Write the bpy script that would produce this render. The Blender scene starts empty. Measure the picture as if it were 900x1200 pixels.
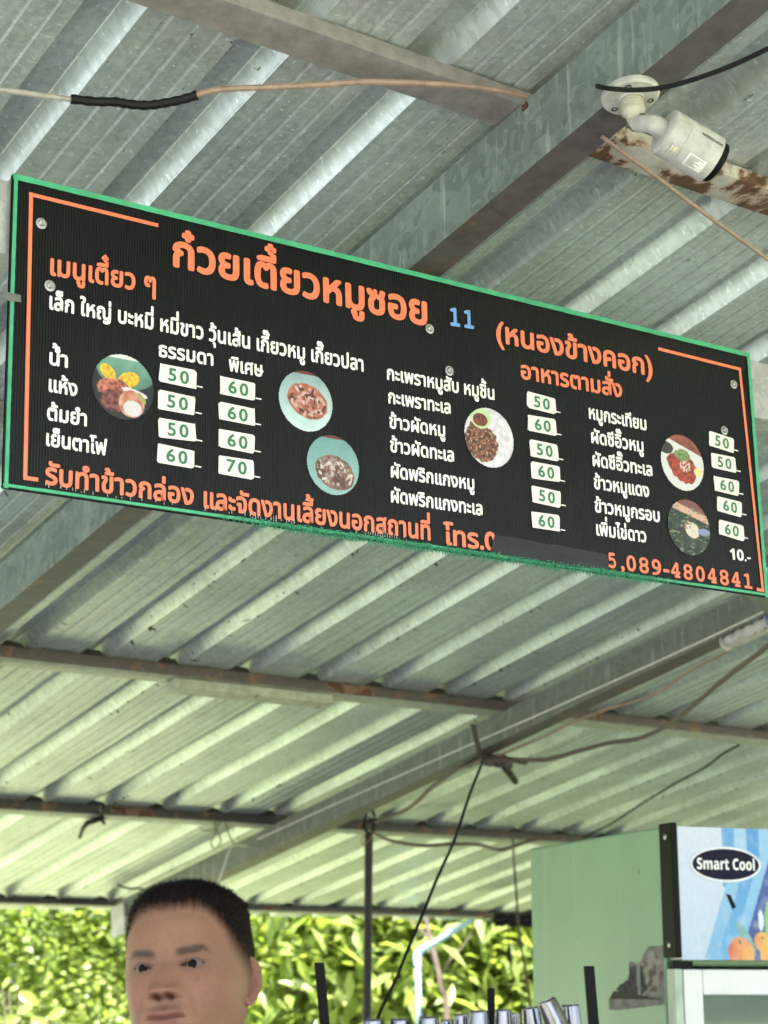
import bpy, bmesh, math, random
import numpy as np
from mathutils import Vector, Matrix, Quaternion, noise

random.seed(7); np.random.seed(7)
sc = bpy.context.scene
COL = sc.collection
R_ = math.radians

# ------------------------------------------------------------------ camera
EYE = Vector((0, 0, 1.6))
PITCH = R_(14.65)
cam = bpy.data.cameras.new('camera')
cam.sensor_fit = 'HORIZONTAL'; cam.sensor_width = 36; cam.lens = 86.0
cam.clip_start = 0.05; cam.clip_end = 400
cam.dof.use_dof = True; cam.dof.focus_distance = 3.0; cam.dof.aperture_fstop = 8.5
cob = bpy.data.objects.new('camera', cam); COL.objects.link(cob)
cob.location = EYE; cob.rotation_euler = (R_(90) + PITCH, 0, 0)
sc.camera = cob

# ------------------------------------------------------------------ light
SUN_EL, SUN_AZ = 62, 176          # azimuth: compass degrees, +y = north; behind and to the left of the camera
w = bpy.data.worlds.new('World'); sc.world = w; w.use_nodes = True
nt = w.node_tree; bg = nt.nodes['Background']
sky = nt.nodes.new('ShaderNodeTexSky'); sky.sky_type = 'NISHITA'; sky.sun_disc = False
sky.sun_elevation = R_(SUN_EL); sky.sun_rotation = R_(SUN_AZ); sky.dust_density = 3.0; sky.air_density = 1.0; sky.ozone_density = 1.0
nt.links.new(sky.outputs[0], bg.inputs[0]); bg.inputs[1].default_value = 0.13
sl = bpy.data.lights.new('sun', 'SUN'); sl.energy = 5.0; sl.angle = R_(0.6); sl.color = (1, .96, .90)
so = bpy.data.objects.new('sun', sl); COL.objects.link(so)
sd = Vector((math.sin(R_(SUN_AZ)) * math.cos(R_(SUN_EL)), math.cos(R_(SUN_AZ)) * math.cos(R_(SUN_EL)), math.sin(R_(SUN_EL))))
so.rotation_euler = sd.to_track_quat('Z', 'Y').to_euler(); so.location = sd * 30
vs = sc.view_settings; vs.view_transform = 'Standard'; vs.look = 'None'; vs.gamma = 1; vs.use_curve_mapping = False
vs.exposure = 2.7
sc.cycles.max_bounces = 7; sc.cycles.diffuse_bounces = 4; sc.cycles.glossy_bounces = 4; sc.cycles.transmission_bounces = 4

# ------------------------------------------------------------------ frames of reference
F = 2150.0
cp, sp_ = math.cos(PITCH), math.sin(PITCH)
def ray(x, y):
    X = (x - 450) / F; Y = (y - 600) / F
    return Vector((X, cp + Y * sp_, sp_ - Y * cp))
def at(x, y, Y):
    r = ray(x, y); return EYE + r * (Y / r.y)
YAW, SLOPE = R_(35), R_(10.6)
PD = Vector((math.cos(YAW), math.sin(YAW), 0))              # along the purlins
HD = Vector((-math.sin(YAW), math.cos(YAW), 0))
RD = HD * math.cos(SLOPE) - Vector((0, 0, math.sin(SLOPE))) # down the roof slope
ND = PD.cross(RD)                                           # roof normal
def rf(p, r, h): return EYE + PD * p + RD * r + ND * h
def on_h(x, y, h):
    r = ray(x, y); return EYE + r * (h / r.dot(ND))
def on_z(x, y, z):
    r = ray(x, y); return EYE + r * ((z - EYE.z) / r.z)

# ------------------------------------------------------------------ mesh helpers
WLOC = {}
def empty(name, loc, label=None, cat=None, group=None, kind=None):
    o = bpy.data.objects.new(name, None); COL.objects.link(o)
    o.location = loc; o.empty_display_size = .05; WLOC[o.name] = Vector(loc)
    tag(o, label, cat, group, kind); return o
def tag(o, label=None, cat=None, group=None, kind=None):
    if label: o['label'] = label
    if cat: o['category'] = cat
    if group: o['group'] = group
    if kind: o['kind'] = kind
    return o
def frame_of(z, x=None):
    z = Vector(z).normalized()
    a = Vector(x) if x is not None else (Vector((0, 0, 1)) if abs(z.z) < .9 else Vector((1, 0, 0)))
    xx = (a - z * a.dot(z)).normalized(); return xx, z.cross(xx), z
class MB:
    def __init__(s): s.v = []; s.f = []; s.m = []; s.c = None; s.uv = None
    def quad(s, a, b, c, d): n = len(s.v); s.v += [Vector(q) for q in (a, b, c, d)]; s.f.append((n, n+1, n+2, n+3))
    def poly(s, pts): n = len(s.v); s.v += [Vector(q) for q in pts]; s.f.append(tuple(range(n, n+len(pts))))
    def hexa(s, o, a, b, c):
        """box from corner o with edge vectors a, b, c"""
        o, a, b, c = map(Vector, (o, a, b, c)); n = len(s.v)
        if a.cross(b).dot(c) < 0: a, b = b, a
        s.v += [o, o+a, o+a+b, o+b, o+c, o+a+c, o+a+b+c, o+b+c]
        for q in ((0,3,2,1),(4,5,6,7),(0,1,5,4),(1,2,6,5),(2,3,7,6),(3,0,4,7)): s.f.append(tuple(n+i for i in q))
    def box(s, c, x, y, z):
        c, x, y, z = map(Vector, (c, x, y, z)); s.hexa(c - x/2 - y/2 - z/2, x, y, z)
    def prism(s, pts, ext):
        """closed polygon (list of points) extruded by ext"""
        n = len(s.v); k = len(pts); ext = Vector(ext); pts = [Vector(p) for p in pts]
        s.v += pts + [p + ext for p in pts]
        nrm = sum(((pts[i]-pts[0]).cross(pts[i+1]-pts[0]) for i in range(1, k-1)), Vector())
        fl = nrm.dot(ext) > 0
        a = tuple(range(n, n+k)); b = tuple(range(n+k, n+2*k))
        s.f.append(a[::-1] if fl else a); s.f.append(b if fl else b[::-1])
        for i in range(k):
            j = (i+1) % k; q = (n+i, n+j, n+k+j, n+k+i); s.f.append(q if fl else q[::-1])
    def tube(s, pts, rad, sides=8, cap=True):
        pts = [Vector(p) for p in pts]; k = len(pts)
        rads = rad if isinstance(rad, (list, tuple)) else [rad]*k
        n = len(s.v); prev = None
        for i, p in enumerate(pts):
            t = (pts[min(i+1, k-1)] - pts[max(i-1, 0)]).normalized()
            if prev is None: xx, yy, _ = frame_of(t)
            else:
                xx = (prev - t * prev.dot(t)).normalized(); yy = t.cross(xx)
            prev = xx
            for j in range(sides):
                a = 2*math.pi*j/sides; s.v.append(p + (xx*math.cos(a) + yy*math.sin(a))*rads[i])
        for i in range(k-1):
            for j in range(sides):
                a = n+i*sides+j; b = n+i*sides+(j+1) % sides; s.f.append((a, b, b+sides, a+sides))
        if cap:
            s.f.append(tuple(n+j for j in range(sides))[::-1]); s.f.append(tuple(n+(k-1)*sides+j for j in range(sides)))
    def lathe(s, o, axis, prof, sides=24, xref=None):
        """prof: list of (radius, distance along axis)"""
        xx, yy, z = frame_of(axis, xref); o = Vector(o); n = len(s.v); k = len(prof)
        for r, t in prof:
            for j in range(sides):
                a = 2*math.pi*j/sides; s.v.append(o + z*t + (xx*math.cos(a) + yy*math.sin(a))*max(r, 1e-5))
        for i in range(k-1):
            for j in range(sides):
                a = n+i*sides+j; b = n+i*sides+(j+1) % sides; s.f.append((a, b, b+sides, a+sides))
        s.f.append(tuple(n+j for j in range(sides))[::-1]); s.f.append(tuple(n+(k-1)*sides+j for j in range(sides)))
    def add(s, other):
        n = len(s.v); s.v += other.v; s.f += [tuple(i+n for i in f) for f in other.f]
    def build(s, name, mat, parent=None, smooth=False, colors=None, uvs=None, bevel=0, base=False):
        v = s.v; lo = Vector((min(q.x for q in v), min(q.y for q in v), min(q.z for q in v)))
        hi = Vector((max(q.x for q in v), max(q.y for q in v), max(q.z for q in v)))
        c = (lo + hi) / 2
        if base or parent is None: c.z = lo.z
        me = bpy.data.meshes.new(name); me.from_pydata([tuple(q - c) for q in v], [], s.f); me.update()
        if colors is not None:
            at_ = me.color_attributes.new('Col', 'FLOAT_COLOR', 'POINT')
            at_.data.foreach_set('color', np.asarray(colors, dtype=np.float32).ravel())
        if uvs is not None:
            ul = me.uv_layers.new(name='UVMap'); li = np.zeros(len(me.loops), dtype=np.int32); me.loops.foreach_get('vertex_index', li)
            ul.data.foreach_set('uv', np.asarray(uvs, dtype=np.float32)[li].ravel())
        if smooth:
            me.polygons.foreach_set('use_smooth', [True]*len(me.polygons))
            if smooth != 'all': 
                try: me.set_sharp_from_angle(angle=R_(38))
                except Exception: pass
        for m_ in (mat if isinstance(mat, (list, tuple)) else [mat]): me.materials.append(m_)
        o = bpy.data.objects.new(name, me); COL.objects.link(o)
        if parent is not None:
            o.parent = parent; o.location = c - WLOC[parent.name]
        else: o.location = c
        WLOC[o.name] = c.copy()
        if bevel:
            b = o.modifiers.new('bevel', 'BEVEL'); b.width = bevel; b.segments = 2; b.limit_method = 'ANGLE'
        return o
def curve_pts(pts, n=6, wob=0):
    """Catmull-Rom through pts"""
    pts = [Vector(p) for p in pts]; out = []
    P = [pts[0]*2 - pts[1]] + pts + [pts[-1]*2 - pts[-2]]
    for i in range(1, len(P)-2):
        a, b, c, d = P[i-1:i+3]
        for k in range(n):
            t = k/n
            q = .5*((2*b) + (c-a)*t + (2*a-5*b+4*c-d)*t*t + (3*b-a-3*c+d)*t**3)
            if wob: q = q + Vector((random.gauss(0, wob), random.gauss(0, wob), random.gauss(0, wob)))
            out.append(q)
    out.append(pts[-1]); return out

# ------------------------------------------------------------------ materials
def s2l(c):
    return tuple(((x/12.92) if x <= .04045 else ((x+.055)/1.055)**2.4) for x in c)
def rgb(r, g, b): return s2l((r/255, g/255, b/255))
def new_mat(name):
    m = bpy.data.materials.new(name); m.use_nodes = True; t = m.node_tree
    return m, t, t.nodes['Principled BSDF']
def nd(t, typ, **kw):
    n = t.nodes.new(typ)
    for k, v in kw.items():
        if k in n.inputs: n.inputs[k].default_value = v
        else: setattr(n, k, v)
    return n
def coords(t, kind='Object', scale=(1, 1, 1)):
    tc = nd(t, 'ShaderNodeTexCoord'); mp = nd(t, 'ShaderNodeMapping'); mp.inputs['Scale'].default_value = scale
    t.links.new(tc.outputs[kind], mp.inputs['Vector']); return mp.outputs[0]
def nz(t, vec, scale, detail=4, rough=.55, dist=0):
    n = nd(t, 'ShaderNodeTexNoise', Scale=scale, Detail=detail, Roughness=rough, Distortion=dist); t.links.new(vec, n.inputs['Vector']); return n.outputs[0]
def ramp(t, fac, stops):
    r = nd(t, 'ShaderNodeValToRGB'); e = r.color_ramp.elements
    while len(e) < len(stops): e.new(.5)
    for q, (p, c) in zip(e, stops):
        q.position = p; q.color = (*c, 1) if isinstance(c, tuple) else (c, c, c, 1)
    t.links.new(fac, r.inputs[0]); return r.outputs[0]
def mix(t, fac, a, b, typ='MIX'):
    m = nd(t, 'ShaderNodeMix', data_type='RGBA', blend_type=typ)
    for s_, q in ((0, fac), (6, a), (7, b)):
        if isinstance(q, (int, float)): m.inputs[s_].default_value = q
        elif isinstance(q, tuple): m.inputs[s_].default_value = (*q, 1) if len(q) == 3 else q
        else: t.links.new(q, m.inputs[s_])
    return m.outputs[2]
def bump(t, b, h, strength=.3, dist=.002):
    n = nd(t, 'ShaderNodeBump', Strength=strength, Distance=dist); t.links.new(h, n.inputs['Height']); t.links.new(n.outputs[0], b.inputs['Normal'])
def simple(name, col, rough=.5, metal=0, var=.25, vscale=20, bstr=.15, bscale=80, bdist=.001, coat=0, kind='Object', spec=.5):
    m, t, b = new_mat(name); v = coords(t, kind)
    n1 = nz(t, v, vscale, 5); n2 = nz(t, v, vscale*4.3, 3)
    c = mix(t, ramp(t, n1, [(.3, 0.0), (.7, 1.0)]), tuple(x*(1-var) for x in col), tuple(min(1, x*(1+var)) for x in col))
    c = mix(t, .25, c, mix(t, n2, tuple(x*.6 for x in col), tuple(min(1, x*1.3) for x in col)))
    t.links.new(c, b.inputs['Base Color']); b.inputs['Roughness'].default_value = rough; b.inputs['Metallic'].default_value = metal
    rr = nd(t, 'ShaderNodeMapRange'); rr.inputs[3].default_value = max(.05, rough-.12); rr.inputs[4].default_value = min(1, rough+.12)
    t.links.new(n1, rr.inputs[0]); t.links.new(rr.outputs[0], b.inputs['Roughness'])
    b.inputs['Specular IOR Level'].default_value = spec
    if coat: b.inputs['Coat Weight'].default_value = coat
    if bstr: bump(t, b, nz(t, v, bscale, 4), bstr, bdist)
    return m

def galv_roof(name, lo, hi, spk):
    m, t, b = new_mat(name)
    uvn = coords(t, 'UV'); st = coords(t, 'UV', (42, .9, 1)); st2 = coords(t, 'UV', (130, 1.6, 1))
    blotch = nz(t, uvn, 3.0, 6, .6); streak = nz(t, st, 1.0, 5, .6); fine = nz(t, st2, 1.0, 3, .5)
    vo = nd(t, 'ShaderNodeTexVoronoi', Scale=95); t.links.new(uvn, vo.inputs['Vector'])
    sepc = nd(t, 'ShaderNodeSeparateColor'); t.links.new(vo.outputs['Color'], sepc.inputs[0])
    c = mix(t, ramp(t, streak, [(.32, 0.), (.68, 1.)]), lo, hi)
    c = mix(t, .35, c, mix(t, ramp(t, blotch, [(.35, 0.), (.65, 1.)]), tuple(x*.62 for x in lo), tuple(min(1, x*1.12) for x in hi)))
    c = mix(t, .16, c, mix(t, sepc.outputs[0], tuple(x*.45 for x in lo), tuple(min(1, x*1.5) for x in hi)))
    # white-rust flecks and dark grime specks
    sp1 = ramp(t, nz(t, uvn, 85, 2, .5), [(.64, 0.), (.70, 1.)])
    c = mix(t, mix(t, .55, (0, 0, 0), sp1), c, tuple(min(1, x*1.45) for x in hi))
    sp2 = ramp(t, nz(t, coords(t, 'UV', (60, 22, 1)), 1.0, 3, .55), [(.69, 0.), (.735, 1.)])
    c = mix(t, mix(t, spk, (0, 0, 0), sp2), c, (.06, .055, .045))
    t.links.new(c, b.inputs['Base Color'])
    b.inputs['Metallic'].default_value = .6
    rr = nd(t, 'ShaderNodeMapRange'); rr.inputs[3].default_value = .28; rr.inputs[4].default_value = .52
    t.links.new(fine, rr.inputs[0]); t.links.new(rr.outputs[0], b.inputs['Roughness'])
    h = mix(t, .5, fine, blotch); bump(t, b, h, .25, .004)
    return m
def rusty(name, paint, rust_amt, paint2=None, scale=9):
    """painted or galvanised steel with rust breaking through"""
    m, t, b = new_mat(name); v = coords(t)
    n1 = nz(t, v, scale, 8, .68, .6); n2 = nz(t, v, scale*3.7, 5, .6); n3 = nz(t, v, scale*14, 3)
    p = mix(t, ramp(t, n2, [(.3, 0.), (.7, 1.)]), tuple(x*.75 for x in paint), paint2 or tuple(min(1, x*1.25) for x in paint))
    k = ramp(t, n1, [(.78-rust_amt*.6, 0.), (.82-rust_amt*.6, 1.)])
    rc = mix(t, ramp(t, n2, [(.35, 0.), (.65, 1.)]), (.020, .010, .008), (.085, .036, .021))
    rc = mix(t, .3, rc, mix(t, n3, (.02, .01, .008), (.3, .13, .06)))
    edge = ramp(t, n1, [(.735-rust_amt*.6, 0.), (.785-rust_amt*.6, 1.)])
    p = mix(t, mix(t, .5, (0, 0, 0), edge), p, (.30, .13, .06))
    t.links.new(mix(t, k, p, rc), b.inputs['Base Color'])
    rr = nd(t, 'ShaderNodeMapRange'); rr.inputs[3].default_value = .45; rr.inputs[4].default_value = .85
    t.links.new(k, rr.inputs[0]); t.links.new(rr.outputs[0], b.inputs['Roughness'])
    b.inputs['Metallic'].default_value = .15
    bump(t, b, mix(t, .6, n2, k), .5, .003)
    return m
def galv_beam(name, lo, hi):
    m, t, b = new_mat(name); v = coords(t); vz = coords(t, 'Object', (60, 60, 6))
    vo = nd(t, 'ShaderNodeTexVoronoi', Scale=38, Randomness=1); 
    wv = nz(t, v, 14, 3); ad = nd(t, 'ShaderNodeMix', data_type='RGBA', blend_type='ADD'); ad.inputs[0].default_value = .12
    t.links.new(v, ad.inputs[6]); nn = nd(t, 'ShaderNodeTexNoise', Scale=22); t.links.new(v, nn.inputs['Vector']); t.links.new(nn.outputs[1], ad.inputs[7]); t.links.new(ad.outputs[2], vo.inputs['Vector'])
    sepc = nd(t, 'ShaderNodeSeparateColor'); t.links.new(vo.outputs['Color'], sepc.inputs[0])
    drip = ramp(t, nz(t, vz, 1.0, 4, .6), [(.56, 0.), (.72, 1.)])
    c = mix(t, sepc.outputs[0], lo, hi); c = mix(t, .45, c, mix(t, nz(t, v, 6, 5), lo, hi))
    c = mix(t, mix(t, .4, (0, 0, 0), drip), c, (.5, .54, .5))
    t.links.new(c, b.inputs['Base Color']); b.inputs['Metallic'].default_value = .3
    rr = nd(t, 'ShaderNodeMapRange'); rr.inputs[3].default_value = .35; rr.inputs[4].default_value = .6
    t.links.new(sepc.outputs[1], rr.inputs[0]); t.links.new(rr.outputs[0], b.inputs['Roughness'])
    bump(t, b, nz(t, v, 60, 4), .15, .001)
    return m
def vcol(name, rough=.5, spec=.5, bstr=0, bscale=300, sss=0, alpha_spec=False):
    m, t, b = new_mat(name); a = nd(t, 'ShaderNodeVertexColor', layer_name='Col')
    v = coords(t); n = nz(t, v, 120, 4)
    c = mix(t, .14, a.outputs[0], mix(t, n, (.0, .0, .0), (1, 1, 1)), 'OVERLAY')
    t.links.new(c, b.inputs['Base Color']); b.inputs['Roughness'].default_value = rough
    b.inputs['Specular IOR Level'].default_value = spec
    if alpha_spec:
        mm = nd(t, 'ShaderNodeMath', operation='MULTIPLY'); mm.inputs[1].default_value = spec
        t.links.new(a.outputs['Alpha'], mm.inputs[0]); t.links.new(mm.outputs[0], b.inputs['Specular IOR Level'])
    if sss:
        b.inputs['Subsurface Weight'].default_value = sss; b.inputs['Subsurface Radius'].default_value = (.012, .004, .002); b.inputs['Subsurface Scale'].default_value = .6
    if bstr: bump(t, b, nz(t, v, bscale, 3), bstr, .0006)
    return m
def leafmat(name, a, b_, trans=.35):
    m, t, b = new_mat(name); v = coords(t)
    info = nd(t, 'ShaderNodeVertexColor', layer_name='Col')
    sep = nd(t, 'ShaderNodeSeparateColor'); t.links.new(info.outputs[0], sep.inputs[0])
    c = mix(t, sep.outputs[0], a, b_); c = mix(t, .3, c, mix(t, nz(t, v, 30, 3), tuple(x*.6 for x in a), tuple(min(1, x*1.3) for x in b_)))
    t.links.new(c, b.inputs['Base Color']); b.inputs['Roughness'].default_value = .36; b.inputs['Specular IOR Level'].default_value = .75
    tr = nd(t, 'ShaderNodeBsdfTranslucent'); t.links.new(mix(t, 1.0, c, (1.0, 1.0, .45), 'MULTIPLY'), tr.inputs[0])
    ms = nd(t, 'ShaderNodeMixShader'); ms.inputs[0].default_value = trans
    t.links.new(b.outputs[0], ms.inputs[1]); t.links.new(tr.outputs[0], ms.inputs[2]); t.links.new(ms.outputs[0], t.nodes['Material Output'].inputs[0])
    return m

m_sheet = galv_roof('galvanised_sheet', (.375, .405, .405), (.59, .635, .63), .85)
m_purlin_top = rusty('purlin_grey', (.21, .19, .19), .16)
m_purlin_peel = rusty('purlin_peeling', (.38, .36, .35), .46, scale=7)
m_purlin_red = rusty('purlin_oxide', (.07, .052, .053), .34)
m_purlin_dark = rusty('purlin_dark', (.032, .027, .028), .34)
m_flange = rusty('flange_shade', (.085, .075, .075), .25)
m_dusty_lit = rusty('purlin_dusty_lit', (.34, .35, .29), .16)  # dust, with light from below put into the paler colour
m_beam = galv_beam('beam_zinc', (.092, .112, .104), (.225, .262, .245))
m_beam2 = galv_beam('beam_zinc_dull', (.10, .11, .10), (.175, .19, .17))
m_girder = galv_beam('girder_zinc', (.27, .26, .265), (.42, .40, .405))
m_white_pl = simple('aged_white_plastic', (.40, .385, .365), .46, 0, .30, 34, .15, 120, spec=.35)
m_black_pl = simple('black_plastic', (.006, .006, .0065), .45, 0, .3, 40, .1, spec=.08)
m_black_rub = simple('black_rubber', (.007, .0066, .0066), .6, 0, .3, 60, .4, 300, .0008, spec=.2)
m_copper = simple('brown_sheath', (.26, .17, .13), .55, 0, .35, 60, .3, 200)
m_brown = simple('brown_cable', (.085, .06, .05), .55, 0, .35, 60, .2)
m_greycab = simple('grey_sheath', (.30, .27, .25), .55, 0, .3, 60, .2)
m_string = simple('pale_string', (.62, .60, .55), .8, 0, .2, 90, .3, 400)
m_steel = simple('stainless', (.50, .50, .52), .24, .95, .10, 40, .05)
m_zinc = simple('zinc_screw', (.42, .41, .40), .38, .8, .3, 200, .1)

# ------------------------------------------------------------------ ground
def ground():
    b = MB(); N = 40
    xs = np.linspace(-90, 90, N); ys = np.linspace(-60, 160, N)
    for y in ys:
        for x in xs:
            b.v.append(Vector((x, y, 0 if (abs(x) < 12 and -8 < y < 14) else .25*noise.noise(Vector((x*.07, y*.07, 0))) - .05)))
    for j in range(N-1):
        for i in range(N-1): b.f.append((j*N+i, j*N+i+1, (j+1)*N+i+1, (j+1)*N+i))
    m, t, bs = new_mat('packed_earth'); v = coords(t)
    c = mix(t, ramp(t, nz(t, v, .5, 8, .65), [(.35, 0.), (.65, 1.)]), (.29, .285, .165), (.225, .29, .115))
    t.links.new(c, bs.inputs['Base Color']); bs.inputs['Roughness'].default_value = .95; bump(t, bs, nz(t, v, 6, 8), .6, .03)
    tag(b.build('ground', m), kind='structure')
    s = MB(); s.box(rf(3.2, 2.6, 0) * 1 + Vector((0, 0, -1)), PD*10.8, HD*9.8, (0, 0, .1))
    for q in s.v: q.z = .10 if q.z > (min(p.z for p in s.v)+.05) else -.05
    tag(s.build('concrete_floor', simple('concrete', (.145, .152, .162), .8, 0, .2, 2.5, .4, 30, .003)), kind='structure')
ground()
slab = MB()  # unseen pale slab, added to bounce neutral light up into the roof
slab.hexa(EYE*0 + PD*-23.2 + HD*-12 + Vector((0, 0, -.05)), PD*20.0, HD*27, (0, 0, .11))
tag(slab.build('bounce_slab', simple('pale_bounce', (.26, .285, .29), .85, 0, .15, 3, .4, 30, .003)), kind='structure')

# ------------------------------------------------------------------ shed roof
ROOT = empty('shed_roof', rf(9.3, 7.4, 0) * 1 - Vector((0, 0, rf(9.3, 7.4, 0).z)), 'low sloping corrugated metal roof on steel purlins and beams', 'roof')
PITCH_R = .248; P0 = 1.12; H0 = 1.80
def rib_profile(x0):
    """one pitch of the sheet ending at the rib's right foot x0: list of (p, dh)"""
    a = x0 - PITCH_R
    pts = [(a, 0)]
    for fr in (.16, .34, .50):
        q = a + PITCH_R*fr; pts += [(q-.006, 0), (q-.002, .0019), (q+.002, .0019), (q+.006, 0)]
    pts += [(x0-.092, 0), (x0-.0905, .0008), (x0-.0735, .0360), (x0-.0725, .0370), (x0-.0215, .0370), (x0-.0205, .0360), (x0-.0010, .0008)]
    return pts
RIB0, NRIB, PER = -11, 42, 3
rs = np.concatenate([np.linspace(-2.6, 1.0, 5), np.linspace(1.2, 7.66, 34)])
for k in range(0, NRIB, PER):
    b = MB(); uvs = []; prof = []
    first = RIB0 + k
    # the lap: the sheet starts on the neighbour's rib crest, lying just above it
    xl = P0 + PITCH_R*first
    prof += [(xl-.074, .0345), (xl-.071, .0385), (xl-.021, .0385), (xl-.017, .0365), (xl-.001, .0016)]
    for j in range(PER):
        prof += rib_profile(P0 + PITCH_R*(first+j+1))
    prof += [(P0 + PITCH_R*(first+PER) - .0003, 0)]
    dz = .0012*(k % 2); tilt = random.uniform(-.001, .001); sh = random.uniform(-.02, .02)
    for r in rs:
        rr = r + (sh if r > 7.6 else 0)
        for (p, h) in prof:
            wv = .0022*noise.noise(Vector((p*2.2, r*1.1, 3))) + .0012*noise.noise(Vector((p*9, r*2.3, 8)))
            b.v.append(rf(p + .0012*noise.noise(Vector((p, r*1.5, 1))), rr, H0 + h + dz + wv)); uvs.append((p, r))
    n = len(prof)
    for j in range(len(rs)-1):
        for i in range(n-1): b.f.append((j*n+i, (j+1)*n+i, (j+1)*n+i+1, j*n+i+1))
    b.build('roof_sheet', m_sheet, ROOT, False, uvs=uvs)
def rail(name, mat, p0, p1, r0, wr, h0, h1, parent=ROOT, under=None):
    """member running along the purlin direction, r0..r0+wr wide, h0..h1 high"""
    b = MB(); k = 14
    # lipped section, rounded corners, seen from below
    c = .004; sec = [(0, h1), (0, h0+c), (c*.3, h0+c*.3), (c, h0), (wr-c, h0), (wr-c*.3, h0+c*.3), (wr, h0+c), (wr, h1)]
    for i in range(k+1):
        p = p0 + (p1-p0)*i/k
        for (dr, h) in sec:
            b.v.append(rf(p, r0 + dr + .004*noise.noise(Vector((p*.8, r0, 0))), h + .003*noise.noise(Vector((p*.7, r0*2, 5)))))
    n = len(sec)
    for i in range(k):
        for j in range(n):
            a = i*n+j; d = i*n+(j+1) % n; b.f.append((a, d, d+n, a+n))
    b.f.append(tuple(range(n))); b.f.append(tuple(k*n+j for j in range(n))[::-1])
    o = b.build(name, [mat, under or mat], parent, True)
    for i in range(k): o.data.polygons[i*n+3].material_index = 1     # the underside, dusty and painted as lit from below
    return o
PB, PT = 1.768, 1.797       # purlin under / upper face
rail('purlin', m_purlin_top, -1.75, 1.80, 1.815, .068, PB, PT)
rail('purlin', m_purlin_peel, 1.803, 9.0, 1.815, .068, PB, PT)
rail('purlin', m_purlin_top, -1.75, 9.0, 3.15, .068, PB, PT)
rail('purlin', m_purlin_top, -1.75, 9.0, .45, .068, PB, PT)
rail('purlin', m_purlin_top, -1.75, 9.0, -.95, .068, PB, PT)
rail('purlin', m_purlin_top, -1.75, 9.0, -2.35, .068, PB, PT)
rail('purlin', m_purlin_red, -1.75, 9.0, 4.505, .075, PB-.004, PT, under=m_dusty_lit)
rail('purlin', m_purlin_dark, -1.75, 9.0, 5.98, .07, PB-.004, PT, under=m_dusty_lit)
rail('purlin', m_purlin_dark, -1.75, 9.0, 7.44, .055, PB+.004, PT, under=m_dusty_lit)
# dark plugs added in the ribs for the soot and shade above the purlins, and debris caught along the rib feet
m_plug_dark = simple('plug_dark', (.018, .017, .018), .9, 0, .4, 60, .5, 90, .004)
fill = None
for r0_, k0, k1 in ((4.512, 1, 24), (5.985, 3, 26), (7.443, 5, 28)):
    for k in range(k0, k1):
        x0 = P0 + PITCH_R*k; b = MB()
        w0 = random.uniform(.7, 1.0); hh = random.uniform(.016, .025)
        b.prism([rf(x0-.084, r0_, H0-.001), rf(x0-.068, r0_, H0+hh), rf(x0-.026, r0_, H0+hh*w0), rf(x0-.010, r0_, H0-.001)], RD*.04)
        b.build('rib_shade_plug', m_plug_dark, ROOT)
b = MB()
for i in range(1700):
    k = random.randint(0, 26); r = random.uniform(3.3, 7.4); x0 = P0 + PITCH_R*k
    if noise.noise(Vector((k*3.1, r*1.3, 0))) < -.05: continue
    p = x0 - .001 - random.random()**3*.02; h = H0 + .0005 + (x0-p)*1.4
    L = random.uniform(.008, .030); wd_ = random.uniform(.002, .0055); a = random.gauss(.9, .6)
    q = rf(p, r, h - .0012); d = (RD*math.cos(a) + PD*math.sin(a)*.9 - ND*random.uniform(.0, .5)).normalized(); s_ = d.cross(ND).normalized()*wd_
    b.poly([q - s_*.4, q + s_*.6, q + d*L*.6 + s_, q + d*L, q + d*L*.5 - s_])
tag(b.build('debris_flecks', simple('dry_debris', (.045, .042, .036), .9, 0, .4, 80, 0), ROOT), kind='stuff')
# splice plate hanging under the reddish purlin
b = MB(); b.box(rf(2.86, 4.545, PB-.022), PD*.56, RD*.06, ND*.030); b.build('splice_plate', rusty('splice_grey', (.36, .37, .30), .30), ROOT, bevel=.003)
def rafter(name, mat, p0, wp, h0, h1, r0, r1):
    """C-channel running down the slope: web towards the viewer, flanges under and over"""
    b = MB(); k = 22; t = .004
    sec = [(0, h1), (0, h0), (wp, h0), (wp, h0+.018), (wp-t, h0+.018), (wp-t, h0+t), (t, h0+t), (t, h1-t), (wp, h1-t), (wp, h1)]
    for i in range(k+1):
        r = r0 + (r1-r0)*i/k
        for dp, h in sec: b.v.append(rf(p0 + dp + .003*noise.noise(Vector((r*.6, p0, 2))), r, h + .002*noise.noise(Vector((r*.8, p0, 7)))))
    n = len(sec)
    for i in range(k):
        for j in range(n):
            a = i*n+j; d = i*n+(j+1) % n; b.f.append((a, a+n, d+n, d))
    b.f.append(tuple(range(n))[::-1]); b.f.append(tuple(k*n+j for j in range(n)))
    o = b.build(name, [mat, m_flange], ROOT)
    for i in range(k): o.data.polygons[i*n+1].material_index = 1     # lower flange: mostly shade put into the darker brown
    return o
beamA = rafter('beam', m_beam, 1.75, .066, 1.644, 1.764, -2.5, 7.5)
beamB = rafter('beam', m_beam2, 3.815, .074, 1.672, 1.764, -2.5, 7.34)
rafter('beam', m_beam2, 8.6, .074, 1.65, 1.764, -2.5, 7.5)
rafter('beam', m_beam, -1.6, .066, 1.644, 1.764, -2.5, 7.5)
b = MB(); b.box(rf(1.749, 1.805, 1.755), PD*.004, RD*.014, ND*.010); b.build('weld_rust', rusty('weld_rust', (.07, .035, .022), .4), beamA)
b = MB(); b.hexa(rf(3.80, 7.24, 1.61), PD*.012, RD*.12, ND*.13); b.build('end_plate', simple('pale_plate', (.5, .48, .46), .6, .1, .25, 12), beamB)

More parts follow.
